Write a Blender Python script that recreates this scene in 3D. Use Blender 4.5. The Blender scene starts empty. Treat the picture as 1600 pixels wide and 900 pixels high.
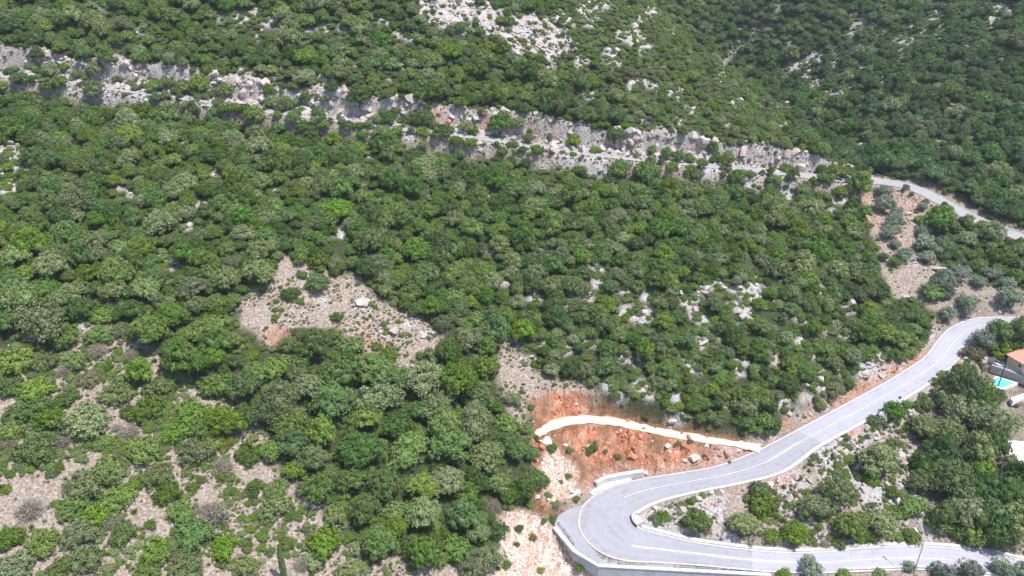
import bpy, bmesh, math, random
import numpy as np
from mathutils import Vector, Matrix
from mathutils.kdtree import KDTree

SC = bpy.context.scene
COL = SC.collection
RNG = np.random.default_rng(7)
random.seed(7)

# ------------------------------------------------------------------ camera model
F = 1350.0                       # focal length in pixels of a 1600 wide frame
PITCH = math.radians(30.0)
SN, CS = math.sin(PITCH), math.cos(PITCH)
CAMZ = 123.0

def wp(px, py, d):
    v = (py - 450) / F
    return np.array([(px - 800) / F * d, d * (CS - v * SN), CAMZ - d * (SN + v * CS)])

def wz(px, py, z):
    v = (py - 450) / F
    return wp(px, py, (CAMZ - z) / (SN + v * CS))

def project(P):
    P = np.asarray(P, float)
    x, y, D = P[..., 0], P[..., 1], CAMZ - P[..., 2]
    dep = y * CS + D * SN
    dep = np.where(dep < 1, 1, dep)
    v = (D * CS - y * SN) / dep
    return x / dep * F + 800, v * F + 450, dep

def sstep(a, b, x):
    t = np.clip((x - a) / (b - a), 0, 1)
    return t * t * (3 - 2 * t)

# ------------------------------------------------------------------ value noise
_LAT = np.random.default_rng(3).random((256, 256))
def vnoise(x, y):
    xi, yi = np.floor(x).astype(int), np.floor(y).astype(int)
    fx, fy = x - xi, y - yi
    fx = fx * fx * (3 - 2 * fx); fy = fy * fy * (3 - 2 * fy)
    a = _LAT[xi & 255, yi & 255]; b = _LAT[(xi + 1) & 255, yi & 255]
    c = _LAT[xi & 255, (yi + 1) & 255]; d = _LAT[(xi + 1) & 255, (yi + 1) & 255]
    return (a * (1 - fx) + b * fx) * (1 - fy) + (c * (1 - fx) + d * fx) * fy
def fbm(x, y, o=4):
    s, a, t = 0, 1.0, 0
    for k in range(o):
        s = s + a * vnoise(x * 2 ** k + 17.3 * k, y * 2 ** k + 41.7 * k); t += a; a *= .5
    return s / t

# ------------------------------------------------------------------ roads (left edge, right edge, height)
MAIN = [
 (1900,1010,1900,968,2.6),(1800,972,1800,935,3.5),(1690,935,1690,900,4.2),(1600,910,1600,874.5,5.0),(1520,898,1520,859,5.8),(1446,891,1446,852,6.6),
 (1360,893,1360,853.5,7.2),(1280,896,1280,861,7.8),(1200,894,1200,860,8.3),(1100,885,1100,848,9.0),(1030,880,1045,836,9.3),
 (972,876,1010,827,9.6),(935,862,996,821,9.8),(908,835,991,814,9.9),(903,812,990,808,10.0),(910,790,992,803,10.1),
 (930,772,999,798,10.2),(962,757,1020,787,10.4),(1005,747,1055,776,10.7),(1060,738,1105,765,11.2),(1120,727,1160,754,11.9),
 (1180,704,1225,736,12.7),(1237,675,1280,697,13.6),(1290,647,1335,667,14.5),(1340,620,1388,638,15.4),(1380,598,1430,613,16.3),
 (1415,577,1470,586,17.2),(1445,556,1498,562,18.1),(1465,530,1516,537,19.0),(1485,511,1533,522,19.8),(1515,498.5,1554,515.5,20.6),
 (1548,494.5,1580,514,21.3),(1600,496,1615,518,22.2),(1680,506,1690,529,23.5),(1800,525,1805,550,25.0)]
UPA = [(1345,281,32.5),(1372,283,32.2),(1400,287,31.6),(1425,293,31),(1445,301,30.6),(1470,314,30),(1505,333,29.2),(1540,349,28.4),(1570,361,27.7),(1600,373,27),(1680,405,25.5),(1780,440,24)]
UPB = [(-330,72,68),(-200,90,65.5),(-100,102,63.2),(0,116,61),(100,127,59.4),(200,140,57.9),(320,156,56),(420,172,54.4),(515,185,52.7),(632,200,50.4),(720,210,48.4),
       (800,222,46.3),(900,236,43.9),(994,247,41.7),(1068,254,40),(1140,261,38.4),(1208,268,36.8),(1260,274,35.7),(1305,279,34.4),(1330,280.5,33.2),(1345,281,32.5)]
TRK = [(838,680,16.7),(852,671,16.7),(870,662,16.6),(890,657,16.5),(920,655,16.3),(955,658,15.9),(1000,667,15.2),(1060,680,14.4),(1120,689,13.6),(1165,696,12.95),(1180,699,12.8),(1193,702,12.65)]

def catmull(P, n):
    P = np.asarray(P, float)
    Q = np.vstack([2 * P[0] - P[1], P, 2 * P[-1] - P[-2]])
    out = []
    for i in range(1, len(Q) - 2):
        p0, p1, p2, p3 = Q[i-1], Q[i], Q[i+1], Q[i+2]
        for t in np.arange(n) / n:
            out.append(.5 * (2*p1 + (p2-p0)*t + (2*p0-5*p1+4*p2-p3)*t*t + (3*p1-p0-3*p2+p3)*t**3))
    out.append(P[-1])
    return np.array(out)

def offs(P, w):
    t = np.gradient(P, axis=0); t[:, 2] = 0
    t /= np.linalg.norm(t, axis=1)[:, None]
    n = np.stack([-t[:, 1], t[:, 0], np.zeros(len(t))], 1)
    return P + n * (np.asarray(w)[:, None] if np.ndim(w) else w)

NSUB = 8
M_O = catmull([wz(a, b, z) for a, b, c, d, z in MAIN], NSUB)
M_I = catmull([wz(c, d, z) for a, b, c, d, z in MAIN], NSUB)
A_C = catmull([wz(*r) for r in UPA], 6)
B_C = catmull([wz(*r) for r in UPB], 8)
T_C = catmull([wz(*r) for r in TRK], 6)
A_L, A_R = offs(A_C, 2.3), offs(A_C, -2.3)
B_L, B_R = offs(B_C, 1.9), offs(B_C, -1.9)
tw = np.interp(np.linspace(0, 1, len(T_C)), [0, .1, .25, .8, 1], [.9, 1.3, 1.45, 1.0, 1.6])
T_L, T_R = offs(T_C, tw), offs(T_C, -tw)
_o = (M_O + (M_I - M_O) / np.linalg.norm(M_I - M_O, axis=1)[:, None] * .5)[int(6.9 * NSUB):int(14.2 * NSUB)][::-1]
_x = np.array([(912,788),(890,795),(872,806),(866,820),(897,858.5),(935,881),(1030,887),(1215,895)], float)
_f = np.array([0, .10, .19, .25, .43, .58, .74, 1.0]); _t = np.linspace(0, 1, len(_o))
_w = np.array([wz(np.interp(t, _f, _x[:, 0]), np.interp(t, _f, _x[:, 1]), z) for t, z in zip(_t, _o[:, 2])])

# ------------------------------------------------------------------ terrain
CP = [ # px, py, height
 (0,900,26),(400,900,17),(780,900,9.5),(925,905,6.4),(0,650,33),(400,650,27),(780,655,19.5),(600,800,17),(200,780,26),
 (0,450,43),(400,450,38),(800,450,29.5),(1000,450,28.5),(1200,450,27),(800,560,23.5),(1000,560,22.6),(1000,640,18.4),(900,630,18.8),(1200,560,20.6),(1350,520,20.5),
 (1100,660,16.2),(1300,600,17.2)]
CPD = [ # px, py, distance
 (0,280,184.7),(400,300,190),(800,320,203.5),(1200,350,208.7),(1350,430,203),
 (200,40,228),(200,-150,255.7),(0,0,232),(500,50,228.4),(500,-150,258),(800,0,246),(800,100,232),(800,-150,272),(1000,60,251),(1000,150,232),(1000,-150,330),(1150,220,231),
 (1320,262,238),(1250,230,246),(1170,165,258),(1110,105,275),(1060,50,295),(1020,0,318),
 (1336,266,242.6),(1268,224,270),(1196,158,306),(1146,98,342),(1096,38,392),(1056,0,430),(1000,-60,490),
 (1600,330,223),(1600,200,240.8),(1400,100,292),(1400,0,328),(1600,0,293.6),(1200,0,345),(1400,240,242),(1300,150,284),(1200,-150,420),(1400,-150,400),(1600,-150,365),(1850,0,275),(1850,200,230),(1850,-150,340),
 (-300,450,150),(-300,900,114),(-300,-60,240),(-300,250,178)]
CPZ2 = [(1380,400,25.7),(1480,400,25),(1300,760,10.8),(1400,760,10.4),(1500,650,13.6),(1500,780,8.5),(1590,710,10),(1590,640,12.5),(1572,597,14),(1585,565,15),(1750,600,13),(1750,800,5),
 (1100,800,10.2),(1250,990,0.5),(1500,990,-2),(1000,990,1.5),(1800,1060,-4),(700,990,8),(300,990,17),(-50,990,25),
 (840,800,11.8),(800,760,14),(820,700,16.7),(850,885,5.6),(780,880,9.6),(880,780,11.8),(870,740,13.6),(950,720,13.2),(1050,710,12.9),(880,700,15.4),(1580,440,24.6)]
pts = [wz(*c) for c in CP + CPZ2] + [wp(*c) for c in CPD]
for poly, st in ((A_C, 8), (B_C, 10), ((M_O + M_I) / 2, 14)):
    pts += [p for p in poly[::st]]
pts = np.array(pts)
ctr, sc = pts[:, :2].mean(0), 100.0
q = (pts[:, :2] - ctr) / sc
def U(r2): return np.where(r2 > 1e-12, .5 * r2 * np.log(np.maximum(r2, 1e-12)), 0)
n = len(q)
K = U(((q[:, None] - q[None]) ** 2).sum(-1)) + np.eye(n) * 2e-3
Pm = np.hstack([np.ones((n, 1)), q])
S = np.linalg.solve(np.block([[K, Pm], [Pm.T, np.zeros((3, 3))]]), np.concatenate([pts[:, 2], np.zeros(3)]))
def tps(x, y):
    X = np.stack([(x - ctr[0]) / sc, (y - ctr[1]) / sc], -1).reshape(-1, 2)
    out = S[n] + X @ S[n + 1:]
    for i in range(n):
        out += S[i] * U(((X - q[i]) ** 2).sum(-1))
    return out.reshape(x.shape)

gx = np.concatenate([np.arange(-260, -105, 2.0), np.arange(-105, 125, .55), np.arange(125, 190, 1.1), np.arange(190, 430, 3.0)])
gy = np.concatenate([np.arange(-40, 70, 4.0), np.arange(70, 225, .55), np.arange(225, 300, 1.2), np.arange(300, 560, 3.0)])
GX, GY = np.meshgrid(gx, gy, indexing='ij')
cx = np.arange(-264, 436, 4.0); cy = np.arange(-44, 566, 4.0)
CXg, CYg = np.meshgrid(cx, cy, indexing='ij')
CZ = np.clip(tps(CXg, CYg), -25, 170)
def bil(ax, ay, Z, x, y):
    i = np.clip(np.searchsorted(ax, x) - 1, 0, len(ax) - 2); j = np.clip(np.searchsorted(ay, y) - 1, 0, len(ay) - 2)
    u = np.clip((x - ax[i]) / (ax[i+1] - ax[i]), 0, 1); v = np.clip((y - ay[j]) / (ay[j+1] - ay[j]), 0, 1)
    return (Z[i, j]*(1-u)+Z[i+1, j]*u)*(1-v) + (Z[i, j+1]*(1-u)+Z[i+1, j+1]*u)*v
H = bil(cx, cy, CZ, GX, GY)
H += (fbm(GX / 14, GY / 14, 4) - .5) * 1.6
BASE = H.copy()

# pixel-space outlines turned into ground zones
def inpoly(poly, x, y):
    r = np.zeros(x.shape, bool); p = poly
    for i in range(len(p)):
        (x1, y1), (x2, y2) = p[i], p[i - 1]
        c = ((y1 > y) != (y2 > y)) & (x < (x2 - x1) * (y - y1) / ((y2 - y1) + 1e-9) + x1)
        r ^= c
    return r
def softpoly(poly, x, y, jit=12):
    jx = (fbm(x / 22, y / 22, 3) - .5) * 2 * jit; jy = (fbm(x / 22 + 50, y / 22 + 9, 3) - .5) * 2 * jit
    return inpoly(poly, x + jx, y + jy)

def samples(L, R, m=9):
    t = np.linspace(0, 1, m)[None, :, None]
    return (L[:, None] * (1 - t) + R[:, None] * t).reshape(-1, 3)
def nearest(P, mask):
    kd = KDTree(len(P))
    for i, p in enumerate(P): kd.insert((p[0], p[1], 0), i)
    kd.balance()
    d = np.full(H.shape, 99.0); z = np.zeros(H.shape); k = np.zeros(H.shape, int)
    for i, j in zip(*np.nonzero(mask)):
        _, ix, dd = kd.find((GX[i, j], GY[i, j], 0))
        d[i, j] = dd; z[i, j] = P[ix][2]; k[i, j] = ix
    return d, z, k
def near_mask(P, r):
    c = np.zeros(H.shape, bool)
    for p in P[::5]:
        i0, i1 = np.searchsorted(gx, [p[0] - r, p[0] + r]); j0, j1 = np.searchsorted(gy, [p[1] - r, p[1] + r])
        c[i0:i1, j0:j1] = True
    return c

# upper hillside road: bench with a rock cutting above and a rubble bank below
PB = samples(B_L, B_R, 5); mB = near_mask(PB, 26)
dB, zB, kB = nearest(PB, mB)
cB = B_C[np.minimum(kB // 5, len(B_C) - 1)]
tB = np.gradient(B_C, axis=0)[np.minimum(kB // 5, len(B_C) - 1)]
sideB = np.sign(tB[..., 0] * (GY - cB[..., 1]) - tB[..., 1] * (GX - cB[..., 0]))      # + uphill
along = np.minimum(kB // 5, len(B_C) - 1) / len(B_C)
cut = 2.4 * (.55 + .75 * vnoise(along * 40, along * 0 + 3)) * sstep(.98, .9, along)
up = sstep(1.0, 3.4, dB) * cut * (1 - sstep(5, 24, dB))
rough = (fbm(GX / 2.2, GY / 2.2, 3) - .5) * 2.6 * sstep(1.2, 2.4, dB) * (1 - sstep(4, 7, dB))
dn = -2.2 * sstep(1.0, 4.5, dB) * (1 - sstep(6, 20, dB))
H = np.where(mB, H + np.where(sideB > 0, up + rough, dn), H)
w = sstep(1.0, 3.2, dB); H = np.where(mB, (zB - .15) * (1 - w) + H * w, H)
# the other roads
PM = samples(M_O, M_I, 13); mM = near_mask(PM, 9)
dM, zM, kM = nearest(PM, mM)
row = kM // 13 / NSUB
wid = np.where((row > 7.5) & (row < 13.3), 2.4, 5.0)
w = sstep(.7, wid, dM); H = np.where(mM, (zM - .14) * (1 - w) + H * w, H)
PA = samples(A_L, A_R, 5); mA = near_mask(PA, 8)
dA, zA, kA = nearest(PA, mA)
w = sstep(.7, 4.0, dA); H = np.where(mA, (zA - .14) * (1 - w) + H * w, H)
PT = samples(T_L, T_R, 5); mT = near_mask(PT, 8)
dT, zT, kT = nearest(PT, mT)
w = sstep(.4, 2.6, dT) ; H = np.where(mT & (dM > 1), (zT - .12) * (1 - w) + H * w, H)
PL = samples(_o, _w, 11)
mL = near_mask(PL, 6); dL, zL, kL = nearest(PL, mL)
w = sstep(.6, 1.3, dL); H = np.where(mL, np.where(dM > .5, (zL - .18) * (1 - w) + H * w, H), H)
# terraces of the two villas
def terrace(z, pix, blend):
    global H
    P = np.array([wz(x, y, z) for x, y in pix]); c = P.mean(0)
    ss = np.array([c * (1 - t) + (P[i] * (1 - s) + P[(i + 1) % len(P)] * s) * t for i in range(len(P)) for s in np.linspace(0, 1, 14) for t in np.linspace(.02, 1, 16)])
    m = near_mask(ss, blend + 3); d, zz, _ = nearest(ss, m)
    w = sstep(.5, blend, d); H = np.where(m, z * (1 - w) + H * w, H)
terrace(15.3, [(1528,572),(1545,562),(1570,560),(1660,560),(1660,606),(1602,586),(1573,575),(1549,567)], 1.4)
terrace(13.3, [(1540,586),(1558,582),(1602,597),(1650,612),(1650,640),(1580,624),(1545,607)], .9)
terrace(10.2, [(1568,690),(1660,692),(1660,760),(1567,752)], 2.5)

PXG, PYG, DPG = project(np.stack([GX, GY, H], -1))
RED = [(822,628),(850,616),(900,612),(930,628),(960,640),(1020,655),(1090,672),(1180,690),(1190,704),(1120,728),(1050,738),(960,752),(900,778),(860,802),(850,815),(835,800),(825,770),(835,730),(828,690)]
PALE1 = [(775,815),(800,795),(840,802),(862,822),(895,862),(935,885),(935,960),(770,960)]
PALE2 = [(845,720),(865,700),(890,720),(905,745),(880,775),(855,790),(845,760)]
CLEAR = [(368,470),(425,415),(450,398),(480,412),(520,432),(556,425),(592,468),(650,490),(695,515),(690,545),(648,560),(640,605),(608,605),(600,560),(560,548),(520,512),(450,512),(425,545),(372,505)]
STRIP = [(772,560),(800,505),(818,540),(832,585),(905,588),(940,615),(955,640),(900,612),(822,630),(815,690),(795,640)]
SCRUB = [(-80,540),(90,560),(150,500),(210,520),(300,600),(380,610),(425,690),(440,740),(490,790),(560,860),(700,880),(790,865),(790,1010),(-80,1010)]
GROVE = [(1342,288),(1400,296),(1440,308),(1462,322),(1440,345),(1432,400),(1470,412),(1540,440),(1600,452),(1680,460),(1680,500),(1540,490),(1490,500),(1465,490),(1440,470),(1395,462),(1375,420),(1362,360),(1350,330)]
WEDGE = [(1000,800),(1100,765),(1200,745),(1290,695),(1400,635),(1480,590),(1430,660),(1460,720),(1440,800),(1460,850),(1300,858),(1150,850),(1010,825)]
LOWR = [(1480,590),(1540,520),(1700,520),(1700,890),(1460,850),(1440,800),(1460,720),(1430,660)]
STAND = [(360,545),(425,548),(450,515),(600,556),(645,560),(700,525),(770,555),(795,640),(815,690),(835,730),(855,745),(825,790),(785,815),(775,870),(690,885),(600,870),(510,800),(440,740),(425,690),(400,620)]
SCREE = [(625,-30),(720,-30),(770,12),(850,25),(880,40),(905,66),(860,96),(800,84),(765,62),(745,45),(700,42),(655,28)]
FAR = [(1045,-60),(1140,95),(1265,222),(1335,262),(1420,282),(1600,365),(1700,420),(1700,-60)]
LUSH = [(-80,530),(120,560),(220,540),(320,620),(300,700),(180,690),(90,720),(-80,690)]
FINE = [(790,-60),(1030,-60),(1110,105),(1250,225),(1335,265),(1270,262),(1180,235),(1000,190),(860,110)]
UPTHIN = [(820,-40),(1010,-40),(1100,100),(1180,170),(1080,200),(980,150),(900,90)]
GAPS = [(1170,455,16),(1180,475,12),(1075,468,13),(1088,490,13),(915,465,12),(980,488,14),(1002,505,11),(1255,500,10),(1263,520,12),(1250,535,8),(800,520,18),(880,545,13),(850,540,9),(955,602,13),
 (1085,572,16),(1150,580,11),(1060,622,9),(1054,656,13),(1215,565,9),(1272,555,10),(935,415,10),(850,382,8),(665,290,8),(240,346,14),(336,265,9),(8,250,30),(4,290,18),(835,465,10),(1000,600,8),(1250,598,9),(1225,625,10),(1350,578,18),(1370,570,18),
 (985,55,18),(1005,72,13),(915,20,14),(868,62,14),(1020,20,12),(1045,45,10),(990,130,11),(1015,130,9),(1056,146,10),(1156,161,9),(1062,186,8),(1132,188,9),(420,35,13),(375,30,14),(505,46,9),(536,46,8),(185,66,8),(166,70,7),(940,5,14),(820,55,22),(880,25,12),(955,90,14),(910,100,10),(690,22,18),(715,5,16),
 (1452,30,10),(1440,46,9),(1410,60,9),(1400,54,7),(1375,46,9),(1302,84,10),(1276,90,12),(1236,104,14),(1262,122,11),(1305,100,7),(1340,30,10),(1326,52,9),(1560,15,13),(1550,34,10),(1410,92,8),(1347,104,9),(1285,140,12),(1305,145,9),(1200,45,9),(1146,75,8),(1130,92,8),(1160,60,7),(1177,45,8),(1210,10,8),
 (570,476,14),(640,506,10),(668,524,10),(603,520,8),(480,432,9),(690,552,8),(505,470,7),(25,170,8),(95,40,7),(600,30,9),(640,60,7),(1510,118,7),(1430,410,8),(130,510,9),(52,525,10),(1310,312,9),(1300,330,6),(1235,300,12),(1180,288,14),(1110,270,14),(930,258,18),(880,246,16),(745,226,18),(850,262,8),(170,138,26),(120,132,16),(220,148,14),(325,165,10),(640,215,9),(690,222,10)]
_g = np.random.default_rng(21)
for (x0, x1, y0, y1), m_, rr in (((780,1330,440,640), 46, (7, 12)), ((300,780,240,430), 9, (5, 8)), ((150,1000,5,130), 26, (5, 9)), ((900,1250,100,230), 12, (5, 8)), ((30,330,180,420), 8, (6, 9)), ((1230,1590,10,230), 34, (4, 8))):
    GAPS += [(_g.uniform(x0, x1), _g.uniform(y0, y1), _g.uniform(*rr)) for _ in range(m_)]
red = np.zeros(H.shape); pale = np.zeros(H.shape); rock = np.zeros(H.shape); dry = np.zeros(H.shape)
red[softpoly(RED, PXG, PYG, 7)] = .42
for pz in ([(828,645),(850,616),(900,611),(935,628),(960,646),(900,650),(858,660)], [(872,676),(930,664),(1000,674),(1085,690),(1112,702),(1060,722),(1005,730),(965,704),(900,702)], [(955,695),(965,740),(925,748),(900,688)], [(838,690),(850,690),(845,720),(838,760),(830,740)]):
    red[softpoly(pz, PXG, PYG, 12) & (fbm(GX / 2.2, GY / 2.2, 3) > .40)] = 1
pale[softpoly(PALE1, PXG, PYG, 8) | softpoly(PALE2, PXG, PYG, 8)] = 1
for p in (CLEAR, SCRUB, STRIP, GROVE): dry[softpoly(p, PXG, PYG, 10)] = 1
rock[softpoly(SCREE, PXG, PYG, 9)] = 1
wedge = softpoly(WEDGE, PXG, PYG, 6); dry[wedge] = 1; rock[wedge & (fbm(GX / 7, GY / 7, 3) > .53)] = 1
lowr = softpoly(LOWR, PXG, PYG, 6); dry[lowr] = .7
for x, y, r in GAPS:
    jx = (fbm(PXG / 9, PYG / 9, 2) - .5) * r * 1.2
    g = ((PXG + jx - x) ** 2 + ((PYG + jx - y) * 1.3) ** 2) < (r * 1.15) ** 2
    rock[g] = 1
band = mB & (sideB > 0) & (dB < 4.6 + 2.4 * (vnoise(GX / 6, GY / 6) - .5)) & (dB > .8); rock[band] = .55; dry[band] = 1
rock[mM & (dM > .8) & (dM < 3.6) & (row > 20) & (row < 28.5) & (fbm(GX / 3.3 + 7, GY / 3.3, 3) > .5)] = 1
dry[mB & (sideB < 0) & (dB < 3.2)] = 1
roadside = (dM < 3.2) | (dA < 2.6); dry[roadside] = np.maximum(dry[roadside], .9)
red[mM & (dM < 2.8) & (row > 19.5) & (row < 28) & (fbm(GX / 3, GY / 3, 3) > .52)] = .45
red[softpoly([(560,140),(860,190),(880,240),(560,200)], PXG, PYG, 5) & band & (fbm(GX / 3, GY / 3, 2) > .62)] = .5
red[softpoly([(1345,285),(1460,320),(1440,345),(1420,400),(1350,350)], PXG, PYG, 8) & (fbm(GX / 6, GY / 6, 3) > .42)] = .20
red[softpoly([(420,505),(460,515),(440,550),(410,535)], PXG, PYG, 5)] = .35
red[softpoly([(560,500),(610,540),(570,560)], PXG, PYG, 5)] = .25
def blur(a, k=1):
    for _ in range(k):
        a = (a + np.roll(a, 1, 0) + np.roll(a, -1, 0) + np.roll(a, 1, 1) + np.roll(a, -1, 1)) / 5
    return a
red, pale, rock, dry = blur(red, 2), blur(pale, 2), blur(rock, 1), blur(dry, 2)
ledge = ((H * .85 + fbm(GX / 3, GY / 3, 3) * 2.4) % 1.0 - .5) * .95
off = (dM > 1.0) & (dL > .7) & (dT > .6) & (dA > 1.0) & (dB > 1.0)
H += off * (np.maximum(red, pale * .5) * ledge + red * ((fbm(GX / 1.9, GY / 1.9, 4) - .5) * 2.2 + (fbm(GX / 1.2, GY / 6, 3) - .5) * 1.8) + pale * (fbm(GX / 2.6, GY / 2.6, 3) - .5) * .8 + rock * (fbm(GX / 1.8, GY / 1.8, 3) - .5) * 1.3 + dry * (fbm(GX / 1.3, GY / 1.3, 2) - .5) * .25)

def ground(x, y): return bil(gx, gy, H, np.asarray(x, float), np.asarray(y, float))
def cast(px, py, up=0.0):
    """first point of the ground (raised by up) on the line of sight through a pixel"""
    v = (py - 450) / F
    d = np.arange(70, 560, .5)
    x, y, z = (px - 800) / F * d, d * (CS - v * SN), CAMZ - d * (SN + v * CS)
    h = ground(x, y) + up
    k = np.nonzero(z < h)[0]
    k = k[0] if len(k) else len(d) - 1
    i = max(k - 1, 0)
    a, b = z[i] - h[i], h[k] - z[k]
    t = a / (a + b) if a + b > 1e-6 else 0
    dd = d[i] * (1 - t) + d[k] * t
    X, Y = (px - 800) / F * dd, dd * (CS - v * SN)
    return np.array([X, Y, float(ground(X, Y))]), dd

# ------------------------------------------------------------------ materials
def mat(name):
    m = bpy.data.materials.new(name); m.use_nodes = True
    nt = m.node_tree; nt.nodes.clear()
    out = nt.nodes.new('ShaderNodeOutputMaterial')
    return m, nt, out
def nd(nt, t, **kw):
    x = nt.nodes.new(t)
    for k, v in kw.items(): setattr(x, k, v)
    return x
def noise(nt, scale, detail=4, rough=.55, coord='Object', src=None):
    tc = nd(nt, 'ShaderNodeTexCoord'); t = nd(nt, 'ShaderNodeTexNoise')
    t.inputs['Scale'].default_value = scale; t.inputs['Detail'].default_value = detail; t.inputs['Roughness'].default_value = rough
    nt.links.new(tc.outputs[coord], t.inputs['Vector'])
    return t.outputs['Fac']
def ramp(nt, fac, stops):
    r = nd(nt, 'ShaderNodeValToRGB'); e = r.color_ramp.elements
    while len(e) < len(stops): e.new(.5)
    for k, (p, c) in enumerate(stops):
        e[k].position = p; e[k].color = (*c, 1) if len(c) == 3 else c
    nt.links.new(fac, r.inputs['Fac']); return r.outputs['Color']
def mixc(nt, fac, a, b, mode='MIX'):
    m = nd(nt, 'ShaderNodeMix', data_type='RGBA', blend_type=mode)
    for s, v in ((m.inputs[0], fac), (m.inputs[6], a), (m.inputs[7], b)):
        if hasattr(v, 'is_linked') or hasattr(v, 'node'): nt.links.new(v, s)
        else: s.default_value = v if not isinstance(v, tuple) else (*v, 1)
    return m.outputs[2]
def math_(nt, op, a, b=None):
    m = nd(nt, 'ShaderNodeMath', operation=op)
    for s, v in zip(m.inputs, (a, b)):
        if v is None: continue
        if hasattr(v, 'node'): nt.links.new(v, s)
        else: s.default_value = v
    return m.outputs[0]
def attr(nt, name):
    a = nd(nt, 'ShaderNodeAttribute', attribute_name=name); return a.outputs['Fac']
def principled(nt, out, col, rough=.85, bump=None, bstr=.3, bdist=.1, spec=.25):
    p = nd(nt, 'ShaderNodeBsdfPrincipled')
    if hasattr(col, 'node'): nt.links.new(col, p.inputs['Base Color'])
    else: p.inputs['Base Color'].default_value = (*col, 1)
    p.inputs['Roughness'].default_value = rough; p.inputs['Specular IOR Level'].default_value = spec
    if bump is not None:
        b = nd(nt, 'ShaderNodeBump'); b.inputs['Strength'].default_value = bstr; b.inputs['Distance'].default_value = bdist
        nt.links.new(bump, b.inputs['Height']); nt.links.new(b.outputs[0], p.inputs['Normal'])
    nt.links.new(p.outputs[0], out.inputs['Surface']); return p
def simple(name, a, b, scale=3.0, rough=.8, bump=0.0, spec=.25, metal=0.0):
    m, nt, out = mat(name)
    f = noise(nt, scale, 5)
    p = principled(nt, out, ramp(nt, f, [(.3, a), (.7, b)]), rough, f if bump else None, bump, .05, spec)
    p.inputs['Metallic'].default_value = metal
    return m

def ground_mat():
    m, nt, out = mat('hillside_ground')
    n1, n2, n3 = noise(nt, .35, 6), noise(nt, 2.2, 6, .65), noise(nt, .08, 3)
    litter = ramp(nt, n2, [(.35, (.024, .032, .014)), (.55, (.044, .052, .024)), (.75, (.10, .09, .055))])
    soil = ramp(nt, n1, [(.25, (.140, .122, .085)), (.45, (.222, .172, .142)), (.6, (.27, .218, .195)), (.8, (.18, .17, .105))])
    soil = mixc(nt, .65, soil, ramp(nt, n2, [(.34, (.08, .064, .05)), (.5, (.235, .185, .15)), (.66, (.44, .39, .35))]))
    redc = ramp(nt, n1, [(.3, (.27, .075, .03)), (.5, (.42, .145, .07)), (.68, (.50, .29, .20))])
    redc = mixc(nt, .4, redc, ramp(nt, n2, [(.32, (.15, .05, .03)), (.52, (.38, .18, .115)), (.72, (.56, .43, .36))]))
    tcm = nd(nt, 'ShaderNodeTexCoord'); mp = nd(nt, 'ShaderNodeMapping'); mp.inputs['Scale'].default_value = (.75, .30, .5); mp.inputs['Rotation'].default_value = (0, 0, .25)
    nt.links.new(tcm.outputs['Object'], mp.inputs['Vector']); sn = nd(nt, 'ShaderNodeTexNoise'); sn.inputs['Scale'].default_value = 1.0; sn.inputs['Detail'].default_value = 7; sn.inputs['Roughness'].default_value = .65
    sn.inputs['Distortion'].default_value = 1.4; nt.links.new(mp.outputs[0], sn.inputs['Vector']); streak = sn.outputs['Fac']
    redc = mixc(nt, math_(nt, 'MULTIPLY', ramp(nt, streak, [(.52, (0, 0, 0)), (.66, (1, 1, 1))]), .55), redc, (.56, .44, .36))
    redc = mixc(nt, math_(nt, 'MULTIPLY', ramp(nt, streak, [(.34, (1, 1, 1)), (.48, (0, 0, 0))]), .6), redc, (.23, .075, .04))
    palec = ramp(nt, n2, [(.33, (.20, .12, .085)), (.48, (.38, .275, .22)), (.64, (.56, .49, .44))])
    palec = mixc(nt, math_(nt, 'MULTIPLY', ramp(nt, streak, [(.36, (1, 1, 1)), (.5, (0, 0, 0))]), .6), palec, (.40, .22, .15))
    palec = mixc(nt, math_(nt, 'MULTIPLY', ramp(nt, streak, [(.52, (0, 0, 0)), (.62, (1, 1, 1))]), .7), palec, (.66, .60, .55))
    rockc = ramp(nt, n2, [(.3, (.14, .125, .12)), (.5, (.33, .31, .315)), (.68, (.46, .44, .445))])
    rockc = mixc(nt, math_(nt, 'MULTIPLY', ramp(nt, n1, [(.52, (0, 0, 0)), (.66, (1, 1, 1))]), .55), rockc, (.40, .25, .15))
    c = mixc(nt, attr(nt, 'dry'), litter, soil)
    c = mixc(nt, attr(nt, 'rock'), c, rockc)
    c = mixc(nt, attr(nt, 'red'), c, redc)
    c = mixc(nt, attr(nt, 'pale'), c, palec)
    principled(nt, out, c, .95, n2, .9, .35, .1)
    return m
GROUND = ground_mat()

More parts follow.
